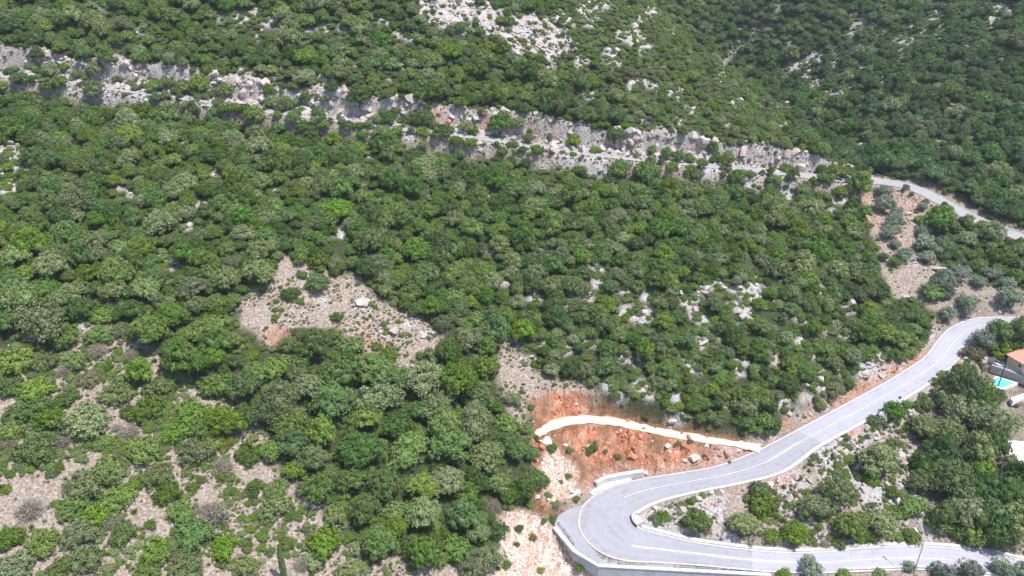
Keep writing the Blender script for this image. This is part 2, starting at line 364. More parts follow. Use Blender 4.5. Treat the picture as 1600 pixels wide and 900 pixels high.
def leaf_mat(name, lo, hi, trans=.16, var=.3, tip=None):
    m, nt, out = mat(name)
    oi = nd(nt, 'ShaderNodeObjectInfo')
    t = attr(nt, 'tint')
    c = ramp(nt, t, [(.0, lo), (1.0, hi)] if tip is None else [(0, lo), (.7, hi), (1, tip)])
    hs = nd(nt, 'ShaderNodeHueSaturation')
    r = oi.outputs['Random']
    nt.links.new(math_(nt, 'ADD', math_(nt, 'MULTIPLY', r, .03), .487), hs.inputs['Hue'])
    nt.links.new(math_(nt, 'ADD', math_(nt, 'MULTIPLY', math_(nt, 'FRACT', math_(nt, 'MULTIPLY', r, 7.31)), 2 * var), 1 - var), hs.inputs['Value'])
    nt.links.new(math_(nt, 'ADD', math_(nt, 'MULTIPLY', math_(nt, 'FRACT', math_(nt, 'MULTIPLY', r, 13.7)), .3), .85), hs.inputs['Saturation'])
    nt.links.new(c, hs.inputs['Color'])
    p = nd(nt, 'ShaderNodeBsdfPrincipled'); p.inputs['Roughness'].default_value = .6; p.inputs['Specular IOR Level'].default_value = .25
    nt.links.new(hs.outputs[0], p.inputs['Base Color'])
    tr = nd(nt, 'ShaderNodeBsdfTranslucent'); nt.links.new(hs.outputs[0], tr.inputs['Color'])
    mx = nd(nt, 'ShaderNodeMixShader'); mx.inputs[0].default_value = trans
    nt.links.new(p.outputs[0], mx.inputs[1]); nt.links.new(tr.outputs[0], mx.inputs[2]); nt.links.new(mx.outputs[0], out.inputs['Surface'])
    return m
LEAF = {
 'dark':   leaf_mat('dark_green_leaves',   (0.055, 0.097, 0.022), (0.128, 0.208, 0.046)),
 'deep':   leaf_mat('deep_green_leaves',   (0.053, 0.093, 0.031), (0.120, 0.194, 0.066)),
 'mid':    leaf_mat('mid_green_leaves',    (0.076, 0.124, 0.023), (0.182, 0.257, 0.048)),
 'grey':   leaf_mat('grey_green_leaves',   (0.107, 0.140, 0.055), (0.244, 0.282, 0.117)),
 'bright': leaf_mat('bright_green_leaves', (0.077, 0.127, 0.023), (0.170, 0.249, 0.048)),
 'olive':  leaf_mat('silver_green_leaves', (0.105, 0.133, 0.086), (0.238, 0.275, 0.192)),
 'brown':  leaf_mat('brownish_leaves',     (.095, .085, .045), (.190, .175, .095)),
 'dead':   leaf_mat('bare_grey_twigs',     (0.179, 0.148, 0.117), (0.359, 0.310, 0.251), .05, .2),
 'yellow': leaf_mat('yellow_flowers',      (.120, .130, .020), (.380, .300, .030), .2, .2),
 'heath':  leaf_mat('grey_brown_heath',    (.180, .150, .135), (.330, .290, .270), .1, .25),
 'straw':  leaf_mat('dry_grass_stalks',    (.200, .150, .100), (.400, .330, .250), .1, .25),
}
BARK = simple('bark', (.05, .04, .03), (.14, .11, .085), 6, .9, .5)
def rock_mat(name, warm):
    m, nt, out = mat(name)
    n1, n2 = noise(nt, .9, 6, .6), noise(nt, 4.0, 6, .65)
    oi = nd(nt, 'ShaderNodeObjectInfo')
    c = ramp(nt, n2, [(.28, (.16, .13, .118)), (.48, (.36, .318, .308)), (.7, (.49, .452, .448))])
    c = mixc(nt, math_(nt, 'MULTIPLY', ramp(nt, n1, [(.5, (0, 0, 0)), (.64, (1, 1, 1))]), warm), c, (.47, .29, .17))
    c = mixc(nt, math_(nt, 'ADD', math_(nt, 'MULTIPLY', oi.outputs['Random'], -.35), .35), c, (.33, .26, .22))
    principled(nt, out, c, .95, n2, .6, .25, .1)
    return m
ROCK = rock_mat('grey_limestone', .35)
ROCKW = rock_mat('stained_limestone', .75)
REDROCK = simple('red_earth_clods', (.22, .07, .035), (.50, .25, .15), 1.1, .95, .5)
CREAMROCK = simple('cream_broken_stone', (.34, .24, .19), (.62, .55, .49), 1.5, .95, .5)
def asphalt(name, base, vary):
    m, nt, out = mat(name)
    n1, n2, n3 = noise(nt, .25, 4), noise(nt, 30, 3), noise(nt, 1.3, 5)
    c = ramp(nt, n1, [(.3, tuple(b * (1 - vary) for b in base)), (.7, tuple(b * (1 + vary) for b in base))])
    c = mixc(nt, .35, c, ramp(nt, n3, [(.35, tuple(b * .8 for b in base)), (.65, tuple(b * 1.15 for b in base))]))
    # pale wheel-polished lanes run along the road
    a = attr(nt, 'across')
    lane = ramp(nt, a, [(0, (0, 0, 0)), (.12, (0, 0, 0)), (.22, (1, 1, 1)), (.3, (.3, .3, .3)), (.4, (1, 1, 1)), (.5, (.1, .1, .1)), (.6, (1, 1, 1)), (.7, (.3, .3, .3)), (.8, (1, 1, 1)), (.9, (0, 0, 0)), (1, (0, 0, 0))])
    c = mixc(nt, math_(nt, 'MULTIPLY', lane, .35), c, tuple(min(1, b * 1.28) for b in base))
    st = noise(nt, .55, 6, .7)
    c = mixc(nt, math_(nt, 'MULTIPLY', ramp(nt, st, [(.56, (0, 0, 0)), (.70, (1, 1, 1))]), .42), c, tuple(b * .62 for b in base))
    edge = ramp(nt, a, [(0, (1, 1, 1)), (.05, (.7, .7, .7)), (.12, (0, 0, 0)), (.88, (0, 0, 0)), (.95, (.7, .7, .7)), (1, (1, 1, 1))])
    c = mixc(nt, math_(nt, 'MULTIPLY', edge, math_(nt, 'MULTIPLY', ramp(nt, n3, [(.38, (0, 0, 0)), (.6, (1, 1, 1))]), .6)), c, (.36, .29, .24))
    principled(nt, out, c, .9, n2, .15, .02, .2)
    return m
ASPH = asphalt('worn_pale_asphalt', (.285, .274, .308), .10)
ASPD = asphalt('greyer_asphalt', (.240, .232, .256), .10)
ASPU = asphalt('narrow_road_asphalt', (.235, .23, .24), .12)
PAINT = simple('white_road_paint', (.33, .325, .34), (.62, .62, .63), 2.4, .7)
CONC = simple('pale_concrete', (.30, .285, .27), (.50, .485, .465), 1.4, .9, .2)
CONCG = simple('grey_concrete', (.38, .37, .385), (.54, .53, .54), .9, .9, .2)
GRAVEL = simple('white_crushed_gravel', (.38, .345, .31), (.58, .55, .51), 1.1, .95, .4)
def track_mat():
    m, nt, out = mat('white_gravel_track'); a = attr(nt, 'across'); n1, n2 = noise(nt, 1.1, 6, .65), noise(nt, .5, 4)
    c = ramp(nt, n1, [(.3, (.34, .29, .245)), (.55, (.52, .475, .43)), (.7, (.60, .565, .525))])
    e = ramp(nt, math_(nt, 'ADD', math_(nt, 'ABSOLUTE', math_(nt, 'SUBTRACT', a, .5)), math_(nt, 'MULTIPLY', math_(nt, 'SUBTRACT', n2, .5), .45)), [(.30, (0, 0, 0)), (.46, (1, 1, 1))])
    rut = ramp(nt, a, [(.42, (0, 0, 0)), (.5, (.5, .5, .5)), (.58, (0, 0, 0))])
    c = mixc(nt, rut, c, (.42, .35, .28)); c = mixc(nt, e, c, (.42, .26, .18))
    principled(nt, out, c, .95, n1, .5, .1, .1); return m
TRACKM = track_mat()
METAL = simple('galvanised_steel', (.40, .42, .47), (.55, .57, .62), 3, .5, 0, .5, .3)
DMETAL = simple('dark_steel', (.06, .06, .07), (.11, .11, .12), 3, .6)
WHITE = simple('white_render', (.70, .69, .68), (.82, .81, .80), 1.5, .85)
YELLOW = simple('ochre_render', (.56, .42, .22), (.64, .50, .28), 1.5, .9)
def tile_mat():
    m, nt, out = mat('terracotta_tiles')
    tc = nd(nt, 'ShaderNodeTexCoord'); w = nd(nt, 'ShaderNodeTexWave', wave_type='BANDS', bands_direction='X')
    w.inputs['Scale'].default_value = 3.2; w.inputs['Distortion'].default_value = .3
    nt.links.new(tc.outputs['Object'], w.inputs['Vector'])
    n1 = noise(nt, 2.0, 5)
    c = mixc(nt, .5, ramp(nt, n1, [(.3, (.56, .24, .18)), (.7, (.70, .38, .30))]), ramp(nt, w.outputs['Fac'], [(.2, (.48, .19, .14)), (.7, (.68, .35, .27))]))
    principled(nt, out, c, .85, w.outputs['Fac'], .6, .1); return m
TILE = tile_mat()
STONE = simple('brown_stone_masonry', (.30, .25, .235), (.54, .48, .46), 2.6, .95, .7)
STONEW = simple('pale_field_stone', (.45, .40, .36), (.68, .63, .58), 2.6, .95, .7)
PAVE = simple('pale_paving', (.60, .57, .56), (.76, .73, .72), 1.6, .85)
TARB = simple('dark_tar', (.16, .155, .17), (.21, .205, .22), 2, .7)
GLASS = simple('dark_window', (.03, .035, .045), (.06, .065, .075), 2, .2, 0, .5)
PANEL = simple('dark_blue_panel', (.02, .03, .07), (.05, .06, .11), 3, .25, 0, .5)
def water_mat():
    m, nt, out = mat('pool_water')
    p = principled(nt, out, ramp(nt, noise(nt, .8, 3), [(.3, (.08, .50, .70)), (.7, (.16, .62, .78))]), .08, noise(nt, 5, 2), .05, .02, .5); return m
WATER = water_mat()

# ------------------------------------------------------------------ mesh helpers
def mesh_np(name, V, Fc, material=None, smooth=False, attrs=None, mat_index=None):
    V = np.asarray(V, np.float32); me = bpy.data.meshes.new(name)
    if isinstance(Fc, np.ndarray):
        k = Fc.shape[1]; m = len(Fc)
        me.vertices.add(len(V)); me.vertices.foreach_set('co', V.ravel())
        me.loops.add(m * k); me.loops.foreach_set('vertex_index', Fc.astype(np.int32).ravel())
        me.polygons.add(m); me.polygons.foreach_set('loop_start', (np.arange(m) * k).astype(np.int32))
        me.update(calc_edges=True)
    else:
        me.from_pydata([tuple(map(float, v)) for v in V], [], [tuple(int(i) for i in f) for f in Fc]); me.update()
    for mm in (material if isinstance(material, (list, tuple)) else [material]):
        if mm is not None: me.materials.append(mm)
    if mat_index is not None: me.polygons.foreach_set('material_index', np.asarray(mat_index, np.int32))
    if len(me.polygons): me.polygons.foreach_set('use_smooth', np.full(len(me.polygons), smooth))
    for a, v in (attrs or {}).items():
        at = me.attributes.new(a, 'FLOAT', 'POINT'); at.data.foreach_set('value', np.asarray(v, np.float32).ravel())
    return me
def link(name, me, parent=None, loc=None):
    o = bpy.data.objects.new(name, me); COL.objects.link(o)
    if parent is not None: o.parent = parent
    if loc is not None: o.location = [float(v) for v in loc]
    return o
def tag(o, label=None, cat=None, group=None, kind=None):
    for k, v in (('label', label), ('category', cat), ('group', group), ('kind', kind)):
        if v: o[k] = v
    return o
def empty(name, loc, rz=0):
    o = link(name, None, None, loc); o.rotation_euler[2] = rz; o.empty_display_size = .5; return o
class MB:
    def __init__(s): s.v = []; s.f = []
    def add(s, V, Fc):
        b = len(s.v); s.v += [tuple(map(float, v)) for v in V]; s.f += [tuple(b + i for i in f) for f in Fc]; return s
    def box(s, c, size, rz=0.0, bev=0):
        x, y, z = [k / 2 for k in size]; cs, sn = math.cos(rz), math.sin(rz)
        V = [(c[0] + a*x*cs - b*y*sn, c[1] + a*x*sn + b*y*cs, c[2] + e*z) for e in (-1, 1) for a, b in ((-1,-1),(1,-1),(1,1),(-1,1))]
        return s.add(V, [(3,2,1,0),(4,5,6,7),(0,1,5,4),(1,2,6,5),(2,3,7,6),(3,0,4,7)])
    def tube(s, P, R, k=8):
        P = [Vector(p) for p in P]; R = R if isinstance(R, (list, tuple)) else [R] * len(P); V = []
        for i, p in enumerate(P):
            t = (P[min(i+1, len(P)-1)] - P[max(i-1, 0)]).normalized()
            a = t.cross(Vector((0,0,1)) if abs(t.z) < .9 else Vector((1,0,0))).normalized(); b = t.cross(a)
            V += [p + (a * math.cos(2*math.pi*j/k) + b * math.sin(2*math.pi*j/k)) * R[i] for j in range(k)]
        Fc = [(i*k+j, i*k+(j+1)%k, (i+1)*k+(j+1)%k, (i+1)*k+j) for i in range(len(P)-1) for j in range(k)]
        Fc += [tuple(range(k))[::-1], tuple((len(P)-1)*k + j for j in range(k))]
        return s.add(V, Fc)
    def poly(s, P): return s.add(P, [tuple(range(len(P)))])
    def prism(s, P, h):
        k = len(P); P = [np.asarray(p, float) for p in P]
        V = [p for p in P] + [p + np.array([0, 0, h]) for p in P]
        return s.add(V, [tuple(range(k))[::-1], tuple(range(k, 2*k))] + [(i, (i+1) % k, k + (i+1) % k, k + i) for i in range(k)])
    def sweep(s, C, w0, w1, z0, z1):
        """wall along a centre line between side offsets w0, w1 and heights z0, z1 above it"""
        C = np.asarray(C, float); L, R = offs(C, w0), offs(C, w1); up = np.array([0, 0, 1.0]); V = []
        for a, b in zip(L, R): V += [a + up*z0, b + up*z0, b + up*z1, a + up*z1]
        m = len(C); Fc = [(4*i+j, 4*i+(j+1)%4, 4*i+4+(j+1)%4, 4*i+4+j) for i in range(m-1) for j in range(4)]
        Fc += [(3,2,1,0), tuple(4*(m-1)+j for j in range(4))]
        return s.add(V, Fc)
    def build(s, name, m, parent=None, loc=None, smooth=False, local=False):
        V = np.array(s.v)
        if loc is not None and not local: V = V - np.asarray(loc)
        me = mesh_np(name, V, s.f, m, smooth)
        bm = bmesh.new(); bm.from_mesh(me); bmesh.ops.recalc_face_normals(bm, faces=bm.faces); bm.to_mesh(me); bm.free()
        return link(name, me, parent, loc)
def ribbon(L, R, dz=0.0, m=1):
    k = len(L); t = np.linspace(0, 1, m + 1)
    V = (L[:, None] * (1 - t)[None, :, None] + R[:, None] * t[None, :, None]); V[..., 2] += dz
    ix = np.arange(k * (m + 1)).reshape(k, m + 1)
    Fq = np.stack([ix[:-1, :-1], ix[:-1, 1:], ix[1:, 1:], ix[1:, :-1]], -1).reshape(-1, 4)
    return V.reshape(-1, 3), Fq, np.tile(t, k)
def flip_up(me):
    bm = bmesh.new(); bm.from_mesh(me)
    for f in bm.faces:
        f.normal_update()
        if f.normal.z < 0: f.normal_flip()
    bm.to_mesh(me); bm.free()

# ------------------------------------------------------------------ setting: ground and roads
ix = np.arange(GX.size).reshape(GX.shape)
Fq = np.stack([ix[:-1, :-1], ix[1:, :-1], ix[1:, 1:], ix[:-1, 1:]], -1).reshape(-1, 4)
tag(link('hillside', mesh_np('hillside', np.stack([GX, GY, H], -1).reshape(-1, 3), Fq, GROUND, False, {'red': red, 'pale': pale, 'rock': rock, 'dry': dry})), kind='structure')

V, Fq, ac = ribbon(M_O, M_I, 0, 6)
seg = np.repeat(np.arange(len(M_O) - 1), 6) / NSUB
me = mesh_np('road', V, Fq, [ASPH, ASPD], True, {'across': ac}, ((seg >= 8.2) & (seg < 22.05)).astype(int)); flip_up(me)
road = tag(link('road', me), kind='structure')
def strip(L, R, a, b, dz, i0, i1):
    """a painted band between two fractions (metres from each edge) of the road"""
    W = np.linalg.norm((R - L)[:, :2], axis=1)[:, None]
    u = (R - L) / W
    return ribbon((a(L, R, u, W))[i0:i1], (b(L, R, u, W))[i0:i1], dz, 1)
lines = []
def edge_paint(k0, k1, t0, t1, name):
    u = (M_I - M_O); W = np.linalg.norm(u[:, :2], axis=1)[:, None]; u = u / W
    i0, i1 = int(k0 * NSUB), int(k1 * NSUB) + 1
    if t0 >= 0: L, R = M_O + u * t0, M_O + u * t1
    else: L, R = M_I + u * t0, M_I + u * t1
    V, Fq, _ = ribbon(L[i0:i1], R[i0:i1], .004); me = mesh_np(name, V, Fq, PAINT); flip_up(me); return link(name, me, road)
edge_paint(0, 34, .15, .30, 'edge_line'); edge_paint(0, 34, -.30, -.15, 'edge_line')
C_M = (M_O + M_I) / 2
# the photograph's centre line sits off the middle in the bend
cl_shift = np.interp(np.arange(len(C_M)) / NSUB, [0, 9, 11, 13, 15, 17, 34], [0, 0, .3, .5, .5, .2, 0])
for w0 in (-.21, .09):
    for k0, k1 in ((0, 11.2), (16.5, 34)):
        i0, i1 = int(k0 * NSUB), int(k1 * NSUB) + 1
        Lc, Rc = offs(C_M, cl_shift + w0)[i0:i1], offs(C_M, cl_shift + w0 + .12)[i0:i1]
        V, Fq, _ = ribbon(Lc, Rc, .004); me = mesh_np('centre_line', V, Fq, PAINT); flip_up(me); link('centre_line', me, road)
for k0, k1, w0, ww in ((11.4, 13.4, .35, .22), ):
    i0, i1 = int(k0 * NSUB), int(k1 * NSUB) + 1
    tw_ = np.sin(np.linspace(0.05, math.pi - .05, i1 - i0)) * ww
    b0 = offs(C_M, -.3)[i0:i1]; V, Fq, _ = ribbon(offs(b0, tw_ / 2), offs(b0, -tw_ / 2), .004); me = mesh_np('tar_seam', V, Fq, TARB); flip_up(me); link('tar_seam', me, road)

V, Fq, ac = ribbon(A_L, A_R, 0, 4); me = mesh_np('side_road', V, Fq, ASPU, True, {'across': ac}); flip_up(me); tag(link('side_road', me), kind='structure')
V, Fq, ac = ribbon(B_L, B_R, 0, 4); me = mesh_np('hillside_road', V, Fq, ASPU, True, {'across': ac}); flip_up(me); hr = tag(link('hillside_road', me), kind='structure')
V, Fq, ac = ribbon(offs(B_C, -1.75), offs(B_C, -1.6), .006, 1); me = mesh_np('edge_line', V, Fq, PAINT); flip_up(me); link('edge_line', me, hr)
V, Fq, ac = ribbon(T_L, T_R, 0, 6)
V[:, 2] += (fbm(V[:, 0] / .8, V[:, 1] / .8, 3) - .5) * .12
V = V + np.stack([(vnoise(V[:, 0] * 1.3, V[:, 1] * 1.3) - .5) * .8 * (np.abs(ac - .5) > .4) * (V[:, 0] < T_C[-1][0] - 3), (vnoise(V[:, 0] * 1.3 + 9, V[:, 1] * 1.3) - .5) * .8 * (np.abs(ac - .5) > .4) * (V[:, 0] < T_C[-1][0] - 3), 0 * ac], 1)
me = mesh_np('gravel_track', V, Fq, TRACKM, True, {'across': ac}); flip_up(me); tag(link('gravel_track', me), kind='structure')
V, Fq, ac = ribbon(_o, _w, -.012, 4); me = mesh_np('road_shoulder', V, Fq, ASPD, True, {'across': ac * 0 + .35}); flip_up(me); tag(link('road_shoulder', me), kind='structure')

# kerbs along the inside of the bend and the valley side of the upper leg
def side_sweep(i0, i1, edge, w0, w1, z0, z1, name, m):
    C = edge[int(i0 * NSUB):int(i1 * NSUB) + 1]
    return tag(MB().sweep(C, w0, w1, z0, z1).build(name, m), kind='structure')
side_sweep(15.2, 26.5, M_I, -.02, -.42, -.45, .16, 'kerb', CONC)
side_sweep(1, 11.6, M_I, -.02, -.75, -.3, .10, 'kerb', CONC)
side_sweep(12.2, 15.0, M_I, -.03, -1.5, -.2, .012, 'gutter', CONCG)
# ------------------------------------------------------------------ foliage prototypes
def rnd_unit(n, g):
    v = g.normal(size=(n, 3)); return v / np.linalg.norm(v, axis=1)[:, None]
def leaves_at(C, Nrm, size, g, aspect=.62):
    n = len(C)
    t = np.cross(Nrm, rnd_unit(n, g)); t /= np.linalg.norm(t, axis=1)[:, None] + 1e-9
    b = np.cross(Nrm, t); s = size * g.uniform(.65, 1.35, n)[:, None]
    V = np.stack([C - t*s, C - b*s*aspect, C + t*s, C + b*s*aspect], 1).reshape(-1, 3)
    return V, np.arange(4 * n).reshape(n, 4)
ICO = None
def ico(sub):
    bm = bmesh.new(); bmesh.ops.create_icosphere(bm, subdivisions=sub, radius=1)
    V = np.array([v.co[:] for v in bm.verts]); Fc = np.array([[v.index for v in f.verts] for f in bm.faces]); bm.free(); return V, Fc
I1V, I1F = ico(2)
def crown(seed, lobes=9, spread=.55, zr=.62, lob=(.34, .5), clump=(.10, .17), per_lobe=30, leaves=26, leaf=.045, base=.18, top=1.25, loose=0.0, core=.72):
    """a crown of unit radius standing on z = base: lobes > leaf clumps > single leaves"""
    g = np.random.default_rng(seed)
    L = []
    for k in range(lobes):
        a = k / lobes * 2 * math.pi * 2.4 + g.uniform(0, .6); r = spread * math.sqrt((k + .4) / lobes) * g.uniform(.8, 1.15)
        R = g.uniform(*lob)
        z = base + R * .8 + (top - base - 2 * R) * max(0, (1 - (r / (spread * 1.15)) ** 2)) * g.uniform(.6, 1.05)
        L.append((r * math.cos(a), r * math.sin(a), z, R))
    L = np.array(L)
    Vs, Fs, Ts = [], [], []; nv = 0
    for x, y, z, R in L:
        if core:
            jit = 1 + (g.random(len(I1V)) - .5) * .6
            V = I1V * jit[:, None] * R * core * np.array([1, 1, zr / .62 * .9]) + (x, y, z)
            for tri in (I1F,):
                Fq = np.concatenate([tri, tri[:, 2:3]], 1)
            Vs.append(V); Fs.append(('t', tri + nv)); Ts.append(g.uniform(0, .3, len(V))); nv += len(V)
        d = rnd_unit(per_lobe * 2, g); d = d[d[:, 2] > -.45][:per_lobe]
        C = d * R * g.uniform(.9, 1.08 + loose, len(d))[:, None] * np.array([1, 1, .92]) + (x, y, z)
        keep = np.ones(len(C), bool)
        for x2, y2, z2, R2 in L:
            if (x2, y2) != (x, y): keep &= np.linalg.norm(C - (x2, y2, z2), axis=1) > R2 * .88
        C, d = C[keep], d[keep]
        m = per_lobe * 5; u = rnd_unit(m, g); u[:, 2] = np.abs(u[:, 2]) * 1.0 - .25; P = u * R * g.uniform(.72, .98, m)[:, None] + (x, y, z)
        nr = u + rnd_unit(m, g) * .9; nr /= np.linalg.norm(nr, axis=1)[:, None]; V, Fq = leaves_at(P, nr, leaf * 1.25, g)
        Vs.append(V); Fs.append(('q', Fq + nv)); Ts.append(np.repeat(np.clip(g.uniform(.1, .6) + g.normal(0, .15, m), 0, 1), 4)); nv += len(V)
        for c, dd in zip(C, d):
            cr = g.uniform(*clump); m = int(leaves * g.uniform(.7, 1.3))
            u = rnd_unit(m, g); u = u * .8 + dd * .55 + np.array([0, 0, .25]); u /= np.linalg.norm(u, axis=1)[:, None]
            P = c + u * cr * g.uniform(.55, 1.1 + loose, m)[:, None]
            nr = u * .8 + rnd_unit(m, g) * .75; nr /= np.linalg.norm(nr, axis=1)[:, None]
            V, Fq = leaves_at(P, nr, leaf, g)
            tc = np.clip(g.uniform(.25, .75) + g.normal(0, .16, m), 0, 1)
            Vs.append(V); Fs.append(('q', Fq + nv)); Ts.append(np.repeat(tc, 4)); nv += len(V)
    return np.concatenate(Vs), Fs, np.concatenate(Ts)
def foliage_mesh(name, data, m, extra=None):
    V, Fs, T = data
    me = bpy.data.meshes.new(name)
    tris = [f for k, f in Fs if k == 't']; quads = [f for k, f in Fs if k == 'q']
    tr = np.concatenate(tris) if tris else np.zeros((0, 3), int); qd = np.concatenate(quads) if quads else np.zeros((0, 4), int)
    me.vertices.add(len(V)); me.vertices.foreach_set('co', V.astype(np.float32).ravel())
    loops = np.concatenate([tr.ravel(), qd.ravel()]).astype(np.int32)
    me.loops.add(len(loops)); me.loops.foreach_set('vertex_index', loops)
    st = np.concatenate([np.arange(len(tr)) * 3, len(tr) * 3 + np.arange(len(qd)) * 4]).astype(np.int32)
    me.polygons.add(len(st)); me.polygons.foreach_set('loop_start', st); me.update(calc_edges=True)
    me.materials.append(m)
    at = me.attributes.new('tint', 'FLOAT', 'POINT'); at.data.foreach_set('value', T.astype(np.float32))
    return me
def twigs(seed, n=420, leafy=0):
    """bare twiggy shrub of unit radius"""
    g = np.random.default_rng(seed); Vs, Ts = [], []
    d = rnd_unit(n * 2, g); d[:, 2] = np.abs(d[:, 2]) * .8 + .15; d = d[:n] / np.linalg.norm(d[:n], axis=1)[:, None]
    tip = d * g.uniform(.45, 1.0, n)[:, None] + g.normal(0, .10, (n, 3)); mid = d * g.uniform(.25, .55, n)[:, None] + g.normal(0, .12, (n, 3))
    s = np.cross(d, rnd_unit(n, g)); s /= np.linalg.norm(s, axis=1)[:, None]; s *= g.uniform(.007, .017, n)[:, None]
    V = np.stack([mid - s, mid + s, tip + s * .5, tip - s * .5], 1).reshape(-1, 3)
    T = np.repeat(g.random(n), 4); Fs = [('q', np.arange(4 * n).reshape(n, 4))]
    if leafy:
        V2, F2, T2 = crown(seed + 5, 5, .5, .6, (.3, .42), (.1, .17), 14, leafy, .035, .02, .95, .2, 0)
        Fs += [(k, f + len(V)) for k, f in F2]; V = np.concatenate([V, V2]); T = np.concatenate([T, T2])
    return V, Fs, T
SHAPES = {}
for k in range(7): SHAPES['oak', k] = crown(100 + k * 7, lobes=13 + k % 3 * 3, spread=.68, lob=(.22, .37), per_lobe=24, leaves=22, leaf=.034, clump=(.075, .125), core=.72, top=1.4 + .12 * (k % 3))
for k in range(4): SHAPES['shrub', k] = crown(300 + k * 7, lobes=8, spread=.62, lob=(.28, .42), per_lobe=26, leaves=24, leaf=.045, base=-.12, top=.80, clump=(.09, .15), loose=.15)
for k in range(4): SHAPES['olive', k] = crown(500 + k * 7, lobes=8, spread=.55, lob=(.28, .44), per_lobe=26, leaves=24, leaf=.045, base=.30, top=1.35, clump=(.1, .17), loose=.35, core=.74)
for k in range(3): SHAPES['dome', k] = crown(600 + k * 7, lobes=10, spread=.55, lob=(.36, .46), per_lobe=34, leaves=26, leaf=.040, base=-.1, top=.85, clump=(.06, .1))
for k in range(3): SHAPES['twig', k] = twigs(700 + k, 1100, 9)
def col_crown(seed):
    g = np.random.default_rng(seed); z = g.uniform(.02, 1, 2600); a = g.uniform(0, 6.283, 2600)
    r = .052 * np.minimum(1, np.sqrt(np.maximum(0, (1 - z)) * 3.0)) * np.minimum(1, .4 + z * 8) * g.uniform(.75, 1.12, 2600)
    P = np.stack([r * np.cos(a), r * np.sin(a), z], 1); nr = np.stack([np.cos(a), np.sin(a), a * 0 + .5], 1) + rnd_unit(2600, g) * .5
    nr /= np.linalg.norm(nr, axis=1)[:, None]; V, Fq = leaves_at(P, nr, .012, g, .6); return V, [('q', Fq)], np.repeat(g.random(2600), 4)
SHAPES['cypress', 0] = col_crown(9)
for k in range(4):
    g = np.random.default_rng(800 + k); n_ = 70; d = rnd_unit(n_, g); d[:, 2] = np.abs(d[:, 2]) + .25; d /= np.linalg.norm(d, axis=1)[:, None]
    tip = d * g.uniform(.5, 1, n_)[:, None]; s = np.cross(d, rnd_unit(n_, g)); s /= np.linalg.norm(s, axis=1)[:, None]; s *= .05
    V = np.stack([tip * .1 - s, tip * .1 + s, tip + s, tip - s], 1).reshape(-1, 3)
    SHAPES['tuft', k] = (V, [('q', np.arange(4 * n_).reshape(n_, 4))], np.repeat(g.random(n_), 4))
NSH = {'oak': 7, 'shrub': 4, 'olive': 4, 'dome': 3, 'twig': 3, 'cypress': 1, 'tuft': 4}
FMESH = {}
VARS = [('oak', k) for k in range(7)] + [('olive', k) for k in range(3)] + [('dome', k) for k in range(2)]
def variant(tone, seed):
    u = (seed * .618034) % 1
    if tone in ('grey', 'brown') and u < .5: return 7 + seed % 3
    if tone in ('mid', 'bright') and u < .22: return 10 + seed % 2
    if tone == 'dark' and u < .1: return 7 + seed % 3
    return seed % 7
def fmesh(shape, k, tone):
    key = (shape, k % NSH[shape], tone)
    if key not in FMESH: FMESH[key] = foliage_mesh('crown' if shape in ('oak', 'olive', 'cypress') else 'shrub', SHAPES[shape, key[1]], LEAF[tone])
    return FMESH[key]
def trunk_mesh(seed, h=.55, r=.085):
    g = random.Random(seed); mb = MB(); top = (g.uniform(-.06, .06), g.uniform(-.06, .06), h * .6)
    mb.tube([(0, 0, -.25), (0, 0, .05), top], [r * 1.35, r, r * .75], 7)
    for k in range(4):
        a = k * 1.57 + g.uniform(-.4, .4); L = g.uniform(.3, .45)
        mb.tube([top, (top[0] + math.cos(a) * L * .5, top[1] + math.sin(a) * L * .5, h * .95), (top[0] + math.cos(a) * L, top[1] + math.sin(a) * L, h * 1.25)], [r * .6, r * .4, r * .15], 6)
    return mesh_np('trunk', mb.v, mb.f, BARK, True)
TRUNKS = [trunk_mesh(k) for k in range(3)]
TRUNKC = mesh_np('trunk', *(lambda m: (m.v, m.f))(MB().tube([(0, 0, -.03), (0, 0, .5), (0, 0, .85)], [.016, .012, .004], 7)), BARK, True)

